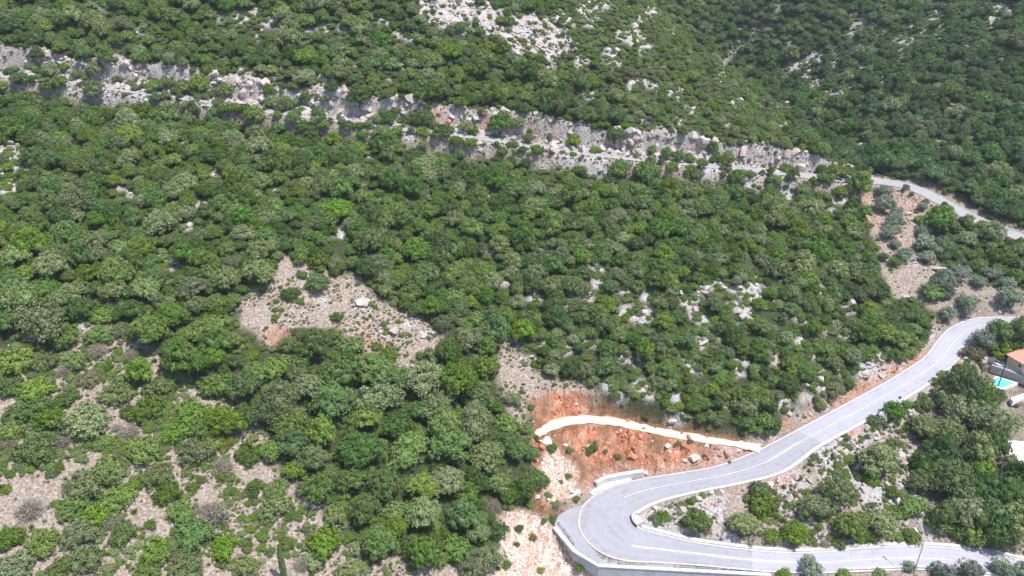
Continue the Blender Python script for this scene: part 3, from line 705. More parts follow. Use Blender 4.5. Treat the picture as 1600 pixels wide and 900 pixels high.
# ------------------------------------------------------------------ where the plants stand
R_TREES = []      # dicts: pos, r, tone, shape, seed, px, py, kind
def place(px, py, w, tone, kind, shape, hz=1.0):
    """w: crown width in pixels of the 1600 frame; the crown's middle is seen at px, py"""
    r = .5
    for _ in range(3):
        up = {'tree': .75, 'olive': .85}.get(kind, .38) * r * hz
        P, d = cast(px, py, up); r = w / 2 * d / F * 1.06
    R_TREES.append(dict(pos=P, r=r, tone=tone, kind=kind, shape=shape, hz=hz, px=px, py=py, w=w, d=d, seed=len(R_TREES)))
SHRUBS = """52 700 66 b;130 757 66 g;165 735 62 m;222 703 58 m;190 690 26 g;300 702 54 g;332 690 40 m;386 706 44 b;243 742 48 g;262 768 46 m;207 757 24 m;45 795 50 k;112 790 50 m;182 776 58 m;150 803 54 m;172 812 36 k;
122 832 58 g;192 832 46 b;10 838 50 b;66 847 56 m;28 880 60 g;92 886 46 b;132 872 58 g;240 856 52 m;302 832 66 d;350 852 48 b;332 800 56 k;280 800 46 b;235 818 20 m;290 886 64 g;230 892 44 b;380 880 40 g;300 760 24 m;
362 766 18 m;393 768 24 d;347 728 40 k;390 826 16 m;45 565 28 k;66 562 48 g;22 562 64 m;112 562 48 m;100 522 50 m;160 492 40 m;156 520 42 b;190 514 34 g;100 577 30 k;152 546 34 k;136 592 36 n;205 556 30 k;272 582 34 g;
180 612 56 g;230 637 56 m;300 642 58 m;50 606 54 b;14 600 48 b;30 642 54 b;78 652 54 b;130 652 84 g;200 642 30 b;275 672 48 m;312 667 44 b;10 672 46 b;202 672 34 k;15 692 26 k;250 602 46 g;182 668 20 k;60 628 40 m;105 620 38 b;95 690 30 k;
160 690 30 m;340 735 20 y;352 690 22 y;430 790 48 g;455 806 20 b;420 817 18 b;432 762 40 m;505 845 62 D;545 840 22 b;447 848 28 B;492 872 42 g;470 880 30 k;545 890 44 g;556 856 28 g;582 830 24 g;522 803 42 g;690 872 34 b;712 852 56 B;
770 790 30 k;838 683 12 m;862 698 20 d;857 772 14 m;832 838 14 y;905 884 18 b;845 890 14 y;790 880 20 m;808 850 10 b;876 752 9 d;945 705 10 d;916 700 7 m;965 712 12 g;1140 722 7 m;930 690 7 m;
1033 806 27 d;1062 800 14 k;1105 828 16 k;1205 836 30 b;1192 782 54 B;1188 762 36 B;1172 850 14 k;1290 850 22 k;1310 848 26 m;1358 838 28 m;1318 720 9 b;1404 800 28 b;1424 833 38 m;1465 815 42 m;1510 825 62 B;1360 748 28 m;1395 770 22 b;
1370 656 27 g;1417 630 18 m;1475 598 34 m;1345 842 20 b;1398 838 26 m;1445 630 30 b;1520 550 36 n;1475 585 22 g;1585 743 22 d;1533 570 12 n;1587 632 12 n;1225 896 26 m;1318 897 24 m;1375 897 26 g;1240 770 14 n;1228 790 12 m;1250 765 12 k;
453 458 30 d;525 495 24 d;430 483 12 b;440 484 10 m;620 470 18 g;605 552 34 b;587 540 20 m;470 470 12 m;735 222 26 m;620 204 24 m;800 224 22 m;840 232 24 m;1050 258 22 b;1080 262 18 m;1160 268 18 m;1172 270 16 b;1130 262 14 b;1230 262 26 m;
130 130 20 n;310 150 18 m;340 158 20 m;470 172 22 m;560 195 20 m;660 204 26 m;930 234 22 m;1020 232 20 b;1088 270 24 g;1215 280 20 b;1425 302 9 o;1416 291 13 o;185 122 20 m;205 128 18 g;1335 265 14 n;1352 268 12 n;1490 352 14 m"""
TREES = """10 502 50 d;65 502 78 g;230 516 68 m;268 490 60 d;300 512 44 b;290 562 78 d;216 577 48 m;332 592 58 m;380 602 60 d;350 657 56 m;382 647 48 d;425 702 42 m;452 690 58 d;490 716 54 g;460 732 40 m;560 702 76 d;640 702 68 m;
700 692 76 d;760 712 66 g;792 690 50 d;500 762 56 d;552 747 58 m;602 752 58 d;660 762 58 m;572 792 56 d;612 790 48 m;662 802 66 g;722 802 56 d;747 812 36 d;620 824 40 m;592 846 58 m;660 862 66 m;742 886 58 g;764 872 46 g;820 762 48 d;842 746 36 d;
806 702 40 d;440 622 66 g;412 642 62 d;482 602 58 g;486 536 66 d;545 531 50 m;530 582 76 m;582 572 66 m;622 592 56 m;522 622 76 d;592 622 66 g;572 652 58 m;662 592 66 g;712 592 76 m;682 632 58 g;742 612 58 m;760 572 48 m;702 546 50 d;735 530 48 g;
762 540 40 b;622 662 58 d;692 662 66 m;742 660 66 g;790 655 48 m;452 662 66 m;502 672 58 m;430 562 56 m;400 582 50 m;800 622 28 g;403 428 58 g;497 440 42 d;470 425 20 m;395 760 20 d;
1088 812 46 m;1160 817 52 g;1245 832 46 m;1272 792 50 g;1312 766 64 g;1330 818 58 m;1380 818 50 g;1375 716 64 g;1437 752 42 g;1462 742 44 m;1440 722 40 d;1430 782 48 m;1492 747 76 d;1472 702 58 d;1530 702 58 g;1510 792 58 g;1542 762 66 d;1572 772 58 d;
1592 812 58 g;1562 832 54 d;1552 802 56 d;1395 641 36 d;1446 667 58 g;1482 672 50 g;1500 642 58 g;1540 652 66 g;1506 602 66 d;1510 572 40 m;1562 542 44 m;1590 536 34 b;1598 514 40 m;1570 662 48 g;1550 692 56 d;1526 622 58 d;1562 618 22 m;1582 520 26 m;1541 602 36 g;1533 592 26 m;1475 805 40 m;
1562 514 42 f;1472 340 54 d;1040 215 0 d;562 150 46 d;782 190 46 d;962 210 40 d;970 262 40 b;905 260 26 m;1430 845 0 m;1535 735 50 m;1520 770 50 d;1580 725 30 g;1600 740 40 d;1535 800 50 m;1520 655 44 d;1545 625 40 g;1480 620 40 g;1600 600 0 m"""
OLIVES = """1382 297 28;1384 316 36;1401 330 24;1399 344 34;1391 361 30;1399 381 20;1414 395 30;1450 399 28;1481 400 18;1466 389 18;1446 377 34;1444 360 26;1474 375 22;1442 322 18;1491 352 22;1475 435 48;1500 425 40;1530 437 26;1482 456 26;1514 472 38;1482 488 30;1580 462 40;
1535 527 38;1268 884 42;1422 884 22;1475 893 40;1520 890 38;1570 890 40;1603 892 40;1381 404 18 f;1397 412 20 f;1454 460 38 f;1550 425 30;1575 440 26"""
TN = {'d': 'dark', 'm': 'mid', 'g': 'grey', 'b': 'bright', 'k': 'dead', 'n': 'brown', 'y': 'yellow', 'D': 'mid', 'B': 'bright', 'o': 'olive', 'f': 'bright'}
for s in SHRUBS.replace('\n', '').split(';'):
    x, y, w_, t = s.split()
    place(float(x), float(y), float(w_), TN[t], 'shrub', 'dome' if t in 'DB' else 'twig' if t == 'k' else 'shrub', RNG.uniform(.85, 1.15))
for s in TREES.replace('\n', '').split(';'):
    x, y, w_, t = s.split()
    right = float(x) > 1450 and float(y) > 590
    if float(w_) > 0: place(float(x), float(y), float(w_) * (1.1 if right else 1), TN[t], 'tree', 'oak', RNG.uniform(.85, 1.1) * (1.22 if right else 1))
for s in OLIVES.replace('\n', '').split(';'):
    p = s.split(); f = len(p) > 3
    place(float(p[0]), float(p[1]), float(p[2]), 'bright' if f else 'olive', 'fig' if f else 'olive', 'olive', RNG.uniform(.8, 1.0))
_P, _d = cast(445.5, 908)
R_TREES.append(dict(pos=_P, r=1.0, tone='dark', kind='cypress', shape='cypress', hz=1.0, px=443, py=872, w=10, d=_d, seed=len(R_TREES)))

# the wood itself, scattered over the slopes
def scatter(step, jit=.48, seed=1):
    g = np.random.default_rng(seed)
    xs = np.arange(-190, 330, step); ys = np.arange(84, 430, step)
    X, Y = np.meshgrid(xs, ys); X = X + (np.arange(X.shape[0]) % 2)[:, None] * step / 2
    X = X.ravel() + g.uniform(-jit, jit, X.size) * step; Y = Y.ravel() + g.uniform(-jit, jit, Y.size) * step
    Z = ground(X, Y); px, py, dep = project(np.stack([X, Y, Z + 1.2], -1))
    return X, Y, Z, px, py, dep, g
def grid(A, x, y):
    i = np.clip(np.searchsorted(gx, x) - 1, 0, len(gx) - 1); j = np.clip(np.searchsorted(gy, y) - 1, 0, len(gy) - 1); return A[i, j]
def visible(X, Y, Z, n=60):
    """is the line from the camera to the point clear of the ground"""
    ok = np.ones(len(X), bool)
    for t in np.linspace(.3, .985, n):
        ok &= (CAMZ + (Z - CAMZ) * t) > ground(X * t, Y * t) - .3
    return ok
def wood():
    X, Y, Z, px, py, dep, g = scatter(1.62)
    big = inpoly(STAND, px, py) | inpoly([(-80,330),(380,420),(420,560),(200,540),(-80,540)], px, py)
    r = np.clip(g.lognormal(math.log(1.50), .36, len(X)) * np.where(big, 1.32, 1), .75, 3.6)
    fine = inpoly(FINE, px, py); r = np.where(fine, r * .68, r)
    keep = (px > -70) & (px < 1680) & (py > -60) & (py < 1000) & (dep > 90)
    keep &= visible(X, Y, Z + 4)
    wpx = 2 * r / dep * F
    p = np.full(len(X), .97)
    for poly, q_ in ((CLEAR, 0.0), (STRIP, .0), (RED, 0), (PALE1, 0), (SCRUB, 0), (GROVE, 0), (WEDGE, 0), (LOWR, 0), (SCREE, .24), (UPTHIN, .75), (STAND, .9)):
        p = np.where(inpoly(poly, px, py + 6), q_, p)
    for poly in (CLEAR, GROVE, RED, STRIP):
        for a_, b_ in ((0, -.35), (0, -.75), (.32, -.5), (-.32, -.5)):
            p = np.where(inpoly(poly, px + a_ * wpx, py + b_ * wpx), np.minimum(p, .04), p)
    p = np.where((py > 850) & (px > 760), 0, p)
    for x, y, rr in GAPS:
        p = np.where(((px - x) / (rr + .30 * wpx)) ** 2 + ((py - y - .30 * wpx) / (rr * .9 + .42 * wpx)) ** 2 < 1, .05, p)
    clr = lambda A, m: grid(A, X, Y) < r * .62 + m
    p = np.where(clr(dM, .7) | clr(dL, .9), 0, p); p = np.where(inpoly([(845,745),(935,745),(935,900),(870,870),(850,800)], px, py), 0, p); p = np.where(clr(dA, .8), 0, p); p = np.where(clr(dT, .8), 0, p)
    db, sb = grid(dB, X, Y), grid(sideB, X, Y)
    p = np.where(db < r * .55 + .35, 0, p); p = np.where((sb > 0) & (db < 3.6) & grid(mB, X, Y), np.where(vnoise(grid(along, X, Y) * 34, X * 0 + 5) > .52, .8, .14), p); p = np.where((sb < 0) & (db < 1.6) & grid(mB, X, Y), np.minimum(p, .7), p)
    keep &= g.random(len(X)) < p
    for t in R_TREES:
        keep &= (X - t['pos'][0]) ** 2 + (Y - t['pos'][1]) ** 2 > (t['r'] * .8 + r * .35) ** 2
    # small plants in the shelter of big ones give way
    idx = np.nonzero(keep)[0]; idx = idx[np.argsort(-r[idx])]
    kd = KDTree(len(idx))
    for k, i in enumerate(idx): kd.insert((X[i], Y[i], 0), k)
    kd.balance(); alive = np.ones(len(idx), bool)
    for k, i in enumerate(idx):
        if not alive[k]: continue
        for _, kk, dd in kd.find_range((X[i], Y[i], 0), r[i] * .86):
            if kk > k and dd < (r[i] + r[idx[kk]]) * .43: alive[kk] = False
    out = []
    for i in idx[alive]:
        u = g.random() + .5 * (vnoise(X[i] / 9, Y[i] / 9) - .5)
        far = inpoly([(1330,-50),(1330,270),(1700,420),(1700,-50)], px[i], py[i]) if False else 0
        tone = 'dark' if u < .38 else 'mid' if u < .70 else 'grey' if u < .945 else 'bright'
        if inpoly(UPTHIN, px[i], py[i]) and g.random() < .35: tone = 'brown' if g.random() < .5 else 'grey'
        if inpoly(FAR, px[i], py[i]): tone = 'deep' if u < .66 else 'grey' if u < .78 else 'dark'
        elif inpoly(FINE, px[i], py[i]): tone = 'mid' if u < .50 else 'grey' if u < .80 else 'brown' if u < .88 else 'bright'
        rr = r[i] * (.86 if inpoly(UPTHIN, px[i], py[i]) else 1)
        out.append(dict(pos=np.array([X[i], Y[i], Z[i]]), r=rr, tone=tone, kind='tree', shape='oak', hz=g.uniform(.85, 1.3), px=px[i], py=py[i], d=dep[i], w=2 * rr / dep[i] * F, seed=int(g.integers(1e6))))
    return out
WOOD = wood()
nhand = sum(t['kind'] == 'tree' for t in R_TREES)
WOOD.sort(key=lambda t: -t['w'] * (1 if 0 < t['px'] < 1600 and 0 < t['py'] < 900 else .01))
NIND = 300 - nhand
print('hand', nhand, 'wood', len(WOOD))
IND = WOOD[:NIND]; REST = WOOD[NIND:]

# ------------------------------------------------------------------ one object per stand of uncountable things (instanced)
def proto(name, me):
    return bpy.data.objects.new(name, me)
def stuff(name, label, protos, P, rot, scl, idx):
    c = bpy.data.collections.new(name + '_kinds')
    for k, o in enumerate(protos):
        o.name = f'{name}_kind_{k:03d}'; c.objects.link(o)
    me = bpy.data.meshes.new(name); me.vertices.add(len(P)); me.vertices.foreach_set('co', np.asarray(P, np.float32).ravel()); me.update()
    for nm, ty, dat, key in (('rot', 'FLOAT_VECTOR', rot, 'vector'), ('scl', 'FLOAT_VECTOR', scl, 'vector'), ('idx', 'INT', idx, 'value')):
        a = me.attributes.new(nm, ty, 'POINT'); a.data.foreach_set(key, np.asarray(dat, np.int32 if ty == 'INT' else np.float32).ravel())
    o = link(name, me); tag(o, label, kind='stuff')
    ng = bpy.data.node_groups.new(name, 'GeometryNodeTree')
    ng.interface.new_socket('Geometry', in_out='INPUT', socket_type='NodeSocketGeometry'); ng.interface.new_socket('Geometry', in_out='OUTPUT', socket_type='NodeSocketGeometry')
    a, b = ng.nodes.new('NodeGroupInput'), ng.nodes.new('NodeGroupOutput')
    ip = ng.nodes.new('GeometryNodeInstanceOnPoints'); ci = ng.nodes.new('GeometryNodeCollectionInfo')
    ci.inputs['Collection'].default_value = c; ci.inputs['Separate Children'].default_value = True; ci.inputs['Reset Children'].default_value = True
    ip.inputs['Pick Instance'].default_value = True
    def na(n_, t):
        x = ng.nodes.new('GeometryNodeInputNamedAttribute'); x.data_type = t; x.inputs['Name'].default_value = n_; return x.outputs['Attribute']
    er = ng.nodes.new('FunctionNodeEulerToRotation')
    ng.links.new(na('rot', 'FLOAT_VECTOR'), er.inputs[0])
    for x, y in ((a.outputs[0], ip.inputs['Points']), (ci.outputs[0], ip.inputs['Instance']), (na('idx', 'INT'), ip.inputs['Instance Index']), (er.outputs[0], ip.inputs['Rotation']), (na('scl', 'FLOAT_VECTOR'), ip.inputs['Scale']), (ip.outputs[0], b.inputs[0])):
        ng.links.new(x, y)
    md = o.modifiers.new('scatter', 'NODES'); md.node_group = ng
    return o
TONES = ['dark', 'mid', 'grey', 'bright', 'brown', 'deep']
protos = [proto('p', fmesh(sh, k, t)) for t in TONES for sh, k in VARS]
if REST:
    stuff('woodland', 'dense evergreen wood covering the slopes', protos, [t['pos'] for t in REST],
      [(RNG.normal(0, .06), RNG.normal(0, .06), RNG.uniform(0, 6.28)) for t in REST], [(t['r'] * RNG.uniform(.9, 1.1), t['r'] * RNG.uniform(.9, 1.1), t['r'] * t['hz']) for t in REST],
      [TONES.index(t['tone']) * len(VARS) + variant(t['tone'], t['seed']) for t in REST])

# stones
def rock_mesh(seed, npt=16, flat=.7, m=ROCK):
    g = np.random.default_rng(seed); bm = bmesh.new()
    for p in rnd_unit(npt, g): bm.verts.new(p * g.uniform(.75, 1.1) * np.array([1, g.uniform(.7, .95), flat]))
    r = bmesh.ops.convex_hull(bm, input=bm.verts)
    for v in [v for v in bm.verts if not v.link_faces]: bm.verts.remove(v)
    me = bpy.data.meshes.new('rock'); bm.to_mesh(me); bm.free(); me.materials.append(m); return me
ROCKS = [rock_mesh(k, 14 + k, .6 + .08 * (k % 4), ROCK) for k in range(6)] + [rock_mesh(20 + k, 16, .7, ROCKW) for k in range(4)] + [rock_mesh(40 + k, 14, .65, REDROCK) for k in range(2)] + [rock_mesh(50 + k, 14, .65, CREAMROCK) for k in range(2)]
def stones():
    P, Rt, Sc, Ix = [], [], [], []
    X, Y, Z, px, py, dep, g = scatter(.62, .5, 5)
    inside = (px > -60) & (px < 1660) & (py > -40) & (py < 960)
    X, Y, Z, px, py, dep = [a[inside] for a in (X, Y, Z, px, py, dep)]
    rk, rd, pl, dr = grid(rock, X, Y), grid(red, X, Y), grid(pale, X, Y), grid(dry, X, Y)
    db, sb, mb_ = grid(dB, X, Y), grid(sideB, X, Y), grid(mB, X, Y)
    onroad = (grid(dM, X, Y) < .9) | (db < .5) | (grid(dA, X, Y) < .8) | (grid(dT, X, Y) < .5) | (grid(dL, X, Y) < .6)
    u = g.random(len(X))
    cutz = mb_ & (sb > 0) & (db < 4.0)
    near = dep < 185
    pr = .004 + .02 * dr + .22 * rk * np.where(near, 1.2, 1) + .42 * np.clip(rd, 0, 1) ** 1.3 * (fbm(X / 3, Y / 3, 2) > .42) + .22 * pl
    pr = np.where(cutz, .36 * (fbm(X / 4, Y / 4, 2) > .42), pr); pr = np.where(mb_ & (sb < 0) & (db < 4.5), .12, pr)
    pr = np.where(softpoly(SCREE, px, py, 9), .36, pr)
    for i in np.nonzero((u < pr) & ~onroad & visible(X, Y, Z + 1.0, 40))[0]:
        s = min(g.lognormal(math.log(.27), .5), 1.3)
        if cutz[i]: s = min(g.lognormal(math.log(.74), .5), 1.8)
        elif rk[i] > .5: s = min(g.lognormal(math.log(.42), .55), 1.5)
        if softpoly(SCREE, px[i:i+1], py[i:i+1], 9)[0]: s = min(g.lognormal(math.log(.5), .4), 1.4)
        k = int(g.integers(0, 6)) if g.random() > (.6 if cutz[i] else .2) else int(g.integers(6, 10))
        if rd[i] > .5 and g.random() < .75: k = 10 + int(g.integers(0, 2))
        if rd[i] > .35: s = min(g.lognormal(math.log(.36), .55), 1.3)
        if rd[i] > .3 and k < 10: k = (10 if g.random() < .6 else 12) + int(g.integers(0, 2))
        if pl[i] > .4: k = 12 + int(g.integers(0, 2)); s *= .8
        P.append((X[i], Y[i], Z[i] + s * .1)); Rt.append((g.normal(0, .35), g.normal(0, .35), g.uniform(0, 6.28)))
        Sc.append((s * g.uniform(.8, 1.3), s * g.uniform(.8, 1.2), s * g.uniform(.7, 1.2) * (1.25 if cutz[i] else 1))); Ix.append(k)
    print('stones', len(P))
    stuff('loose_rocks', 'pale limestone rubble and outcrops strewn over the slopes', [proto('p', m) for m in ROCKS], P, Rt, Sc, Ix)
stones()
def undergrowth():
    X, Y, Z, px, py, dep, g = scatter(.72, .5, 9)
    inside = (px > -60) & (px < 1660) & (py > -40) & (py < 960)
    X, Y, Z, px, py, dep = [a[inside] for a in (X, Y, Z, px, py, dep)]
    rk, rd, pl, dr = grid(rock, X, Y), grid(red, X, Y), grid(pale, X, Y), grid(dry, X, Y)
    onroad = (grid(dM, X, Y) < 1.3) | (grid(dB, X, Y) < .7) | (grid(dA, X, Y) < .9) | (grid(dT, X, Y) < .7) | (grid(dL, X, Y) < .9)
    house = ((px > 1535) & (py > 555) & (py < 760) & (px > 1565)) | ((px > 1545) & (py > 570) & (py < 615))
    pr = np.clip(.95 * dr * sstep(.30, .55, fbm(X / 5, Y / 5, 3)) + .06 * rk + .30 * (1 - dr), 0, 1)
    pr = np.where(rd > .3, .015, pr); pr = np.where(pl > .4, .02, pr)
    pr = np.where(inpoly(GROVE, px, py), .10, pr); pr = np.where(softpoly(SCREE, px, py, 9), .16, pr)
    ok = np.nonzero((g.random(len(X)) < pr) & ~onroad & ~house & visible(X, Y, Z + .8, 40))[0]
    kinds = [('tuft', 'straw'), ('tuft', 'heath'), ('shrub', 'grey'), ('shrub', 'mid'), ('shrub', 'bright'), ('tuft', 'brown'), ('tuft', 'bright'), ('tuft', 'grey')]
    protos = [proto('p', fmesh(s, k, t)) for s, t in kinds for k in range(3)]
    P, Rt, Sc, Ix = [], [], [], []
    for i in ok:
        u = g.random(); k = 0 if u < .30 else 1 if u < .56 else 2 if u < .68 else 3 if u < .78 else 4 if u < .84 else 5 if u < .88 else 6 if u < .94 else 7
        s = g.uniform(.22, .55) if kinds[k][0] == 'tuft' else min(g.lognormal(math.log(.38), .4), .9)
        if (inpoly(LUSH, px[i:i+1], py[i:i+1])[0] and g.random() < .7) or ((inpoly(SCRUB, px[i:i+1], py[i:i+1])[0] or inpoly(WEDGE, px[i:i+1], py[i:i+1])[0]) and g.random() < .38): k = int(g.choice([2, 2, 3, 3, 4, 6, 6, 7])); s = g.uniform(.35, 1.05)
        if dr[i] < .3:
            if g.random() < .25: continue
            k = int(g.choice([2, 3, 3, 4])); s = g.uniform(.5, 1.2)
        P.append((X[i], Y[i], Z[i])); Rt.append((0, 0, g.uniform(0, 6.28))); Sc.append((s, s, s * g.uniform(.7, 1.1))); Ix.append(k * 3 + int(g.integers(0, 3)))
    print('undergrowth', len(P))
    stuff('undergrowth', 'dry grass tufts and low scrub between the shrubs', protos, P, Rt, Sc, Ix)
undergrowth()

# ------------------------------------------------------------------ the single plants
TALL = []
def make_plant(t):
    k = t['seed']; rz = (k * 2.399) % 6.283
    if t['kind'] == 'shrub':
        nm = 'bare_shrub' if t['tone'] == 'dead' else 'shrub'
        o = link(nm, fmesh(t['shape'], k, t['tone']), None, t['pos'] - np.array([0, 0, .05 * t['r']]))
    else:
        nm = {'tree': 'evergreen_tree', 'olive': 'olive_tree', 'fig': 'fig_tree', 'cypress': 'cypress_tree'}[t['kind']]
        o = empty(nm, t['pos'])
        link('crown', fmesh(*(VARS[variant(t['tone'], k)] if t['shape'] == 'oak' else (t['shape'], k)), t['tone']), o); link('trunk', TRUNKC if t['kind'] == 'cypress' else TRUNKS[k % 3], o)
    o.rotation_euler[2] = rz
    r = t['r'] if t['kind'] != 'cypress' else 8.0
    a = 1 + .12 * math.sin(k * 1.7)
    o.scale = (r * a, r / a, r * t['hz'])
    t['obj'] = o
for t in R_TREES + IND: make_plant(t)

# ------------------------------------------------------------------ words for the single plants
ZN = [ # rectangle in the photograph, phrase
 ((1200,872,1640,960), 'below the lower road'), ((1000,735,1232,872), 'inside the hairpin'), ((1232,680,1400,872), 'on the rocky wedge'), ((1400,690,1640,872), 'beside the lower road, right'),
 ((1380,576,1640,690), 'left of the pool'), ((1500,500,1640,576), 'above the tiled villa'), ((1500,690,1640,770), 'near the white house'),
 ((820,600,1200,735), 'on the red bank'), ((760,735,915,960), 'left of the bend'),
 ((1340,280,1480,420), 'in the upper olive grove'), ((1420,410,1640,500), 'in the lower olive grove'), ((1440,320,1640,470), 'below the side road'),
 ((0,540,105,640), 'at left edge, mid height'), ((105,540,215,640), 'on the upper scrub slope'), ((0,640,105,730), 'at left edge above corner'), ((105,640,215,730), 'on the scrub slope, left'),
 ((0,730,120,960), 'in the bottom left corner'), ((120,730,215,960), 'near bottom left corner'), ((215,540,330,640), 'left of the dark stand'), ((330,540,440,640), 'at the stand\'s left edge'),
 ((215,640,330,740), 'on the slope, left centre'), ((330,640,440,740), 'beside the stand, lower left'), ((215,740,330,960), 'among the bottom left shrubs'), ((330,740,440,960), 'just left of the cypress'),
 ((440,780,600,960), 'right of the cypress'), ((600,780,800,960), 'at the stand\'s foot'),
 ((440,500,560,600), 'below the stony clearing'), ((560,500,680,600), 'at the clearing\'s lower tip'), ((680,500,800,600), 'right of the stony clearing'),
 ((400,600,520,700), 'in the stand, left'), ((520,600,640,700), 'in the stand, middle'), ((640,600,760,700), 'in the stand, right'), ((760,600,860,735), 'at the stand\'s right edge'),
 ((400,700,560,780), 'in the lower stand, left'), ((560,700,680,780), 'in the lower stand, middle'), ((680,700,800,780), 'in the lower stand, right'),
 ((360,400,560,500), 'in the stony clearing'), ((560,400,700,500), 'above the stony clearing'),
 ((0,440,100,540), 'at left edge above scrub'), ((100,440,200,540), 'above the left scrub slope'), ((200,440,300,540), 'uphill from the scrub slope'), ((300,440,400,540), 'left of the stony clearing'),
 ((800,560,900,640), 'above the red cut'), ((900,560,1000,640), 'above the gravel track, left'), ((1000,560,1100,690), 'above the gravel track, middle'), ((1100,560,1200,700), 'above the gravel track, right'),
 ((1200,560,1300,680), 'above the road\'s straight'), ((1300,500,1400,640), 'above the road\'s upper straight'), ((1400,470,1490,580), 'above the road\'s upper curve'),
 ((0,90,460,260), 'along the hillside road, left'), ((460,100,760,260), 'along the hillside road, middle'), ((760,160,1020,300), 'along the hillside road, right'), ((1020,220,1345,340), 'near the hillside road\'s end'),
]
def zone(t):
    for (a, b, c, d), ph in ZN:
        if a <= t['px'] < c and b <= t['py'] < d: return ph
    x0 = int(t['px'] // 100) * 100; y0 = int(t['py'] // 70) * 70
    hx = ('far left', 'left', 'left centre', 'centre', 'right centre', 'right')[min(5, max(0, int(t['px'] // 270)))]
    hy = 'high in the wood' if t['py'] < 300 else 'in the upper wood' if t['py'] < 400 else 'in the middle wood' if t['py'] < 480 else 'in the lower wood'
    return f'{hy}, {hx}'
ORD = ['first', 'second', 'third', 'fourth', 'fifth', 'sixth', 'seventh', 'eighth', 'ninth', 'tenth', 'eleventh', 'twelfth']
NUM = ['', 'one', 'two', 'three', 'four', 'five', 'six', 'seven', 'eight', 'nine', 'ten', 'eleven', 'twelve', 'thirteen', 'fourteen']
COLR = {'deep': 'dark green', 'dark': 'dark green', 'mid': 'mid green', 'grey': 'grey green', 'bright': 'bright green', 'dead': 'bare grey', 'brown': 'brownish', 'yellow': 'yellow flowering', 'olive': 'silvery'}
NOUN = {'tree': 'tree', 'shrub': 'shrub', 'olive': 'olive tree', 'fig': 'fig tree', 'cypress': 'cypress'}
GRP = {'tree': 'evergreen trees on the hillside', 'shrub': 'shrubs on the open ground', 'olive': 'olive trees on the terraces', 'fig': 'fig trees in the olive grove'}
groups = {}
for t in R_TREES + IND: groups.setdefault((zone(t), t['kind'], t['tone']), []).append(t)
def name_row(row, what, ph, pre=''):
    row.sort(key=lambda t: t['px']); k = len(row)
    for i, t in enumerate(row):
        if k == 1: lab = f'{pre}{what} {ph}' if pre else f'lone {what} {ph}'
        elif k == 2: lab = f'{("left", "right")[i]} of the two {pre}{what}s {ph}'
        elif i == 0: lab = f'leftmost of the {NUM[k]} {pre}{what}s {ph}'
        elif i == k - 1: lab = f'rightmost of the {NUM[k]} {pre}{what}s {ph}'
        else: lab = f'{ORD[i]} from left of the {NUM[k]} {pre}{what}s {ph}'
        if t['kind'] == 'cypress': lab = 'slender dark green cypress standing alone at the bottom edge'
        tag(t['obj'], lab, NOUN[t['kind']], GRP.get(t['kind']))
MAXG = 0
MIXED = {(zone(t), COLR[t['tone']]) for t in REST if 0 < t['px'] < 1600 and 0 < t['py'] < 900}
for (ph, kind, tone), row in groups.items():
    what = COLR[tone] + ' ' + NOUN[kind]; MAXG = max(MAXG, len(row))
    if kind == 'tree' and (ph, COLR[tone]) in MIXED:
        name_row(row, what, ph, 'largest '); continue
    if len(row) <= 4: name_row(row, what, ph); continue
    row.sort(key=lambda t: t['py']); nb = 2 if len(row) <= 8 else 3; c = np.array_split(np.arange(len(row)), nb)
    for part, pre in zip(c, ('upper ', 'lower ') if nb == 2 else ('upper ', 'middle ', 'lower ')): name_row([row[i] for i in part], what, ph, pre)
print('label groups', len(groups), 'largest', MAXG)
# ------------------------------------------------------------------ walls, rails, lamps
def path(pix, sub=1): return catmull([wz(*p) for p in pix], sub)
def resample(C, step):
    C = np.asarray(C); s = np.concatenate([[0], np.cumsum(np.linalg.norm(np.diff(C, axis=0), axis=1))])
    t = np.arange(0, s[-1], step); return np.stack([np.interp(t, s, C[:, k]) for k in range(3)], 1)
WALL = np.array([wz(866,823,10.15), wz(897.5,860.5,10.1), wz(935.5,883,9.95), wz(1205,897.5,9.0)])
def mitre(C, w):
    out = []
    for i in range(len(C)):
        d = [(C[j + 1] - C[j])[:2] for j in (i - 1, i) if 0 <= j < len(C) - 1]; d = [v / np.linalg.norm(v) for v in d]
        nrm = [np.array([-v[1], v[0]]) for v in d]; b = sum(nrm); b /= np.linalg.norm(b)
        out.append(C[i] + np.append(b * w / max(.3, b @ nrm[0]), 0))
    return np.array(out)
def wall_mb(C, w0, w1, z0, z1):
    mb = MB(); A, B = mitre(C, w0), mitre(C, w1); up = np.array([0, 0, 1.0]); V = []
    for a, b in zip(A, B): V += [a + up*z0, b + up*z0, b + up*z1, a + up*z1]
    m = len(C); Fc = [(4*i+j, 4*i+(j+1)%4, 4*i+4+(j+1)%4, 4*i+4+j) for i in range(m-1) for j in range(4)]
    return mb.add(V, Fc + [(3,2,1,0), tuple(4*(m-1)+j for j in range(4))])
w = wall_mb(WALL, -.28, .28, -7, -.16).build('retaining_wall', CONCG, None, WALL[2])
tag(w, 'grey concrete retaining wall with white top round outside of hairpin bend', 'wall')
wall_mb(WALL - WALL[2], -.36, .36, -.16, 0).build('coping', CONC, w)
rail_c = mitre(WALL, .30)
PR = resample(np.vstack([rail_c[1] * .85 + rail_c[2] * .15, rail_c[2:]]), 1.95)
r0 = empty('railing', PR[0]); tag(r0, 'thin grey metal railing on top of the concrete retaining wall', 'railing')
for p in PR: MB().tube([p - PR[0] + np.array([0,0,-.1]), p - PR[0] + np.array([0,0,.85])], .03, 6).build('post', METAL, r0)
for h in (.84, .45): MB().tube([p - PR[0] + np.array([0, 0, h]) for p in PR], .024, 6).build('rail', METAL, r0)
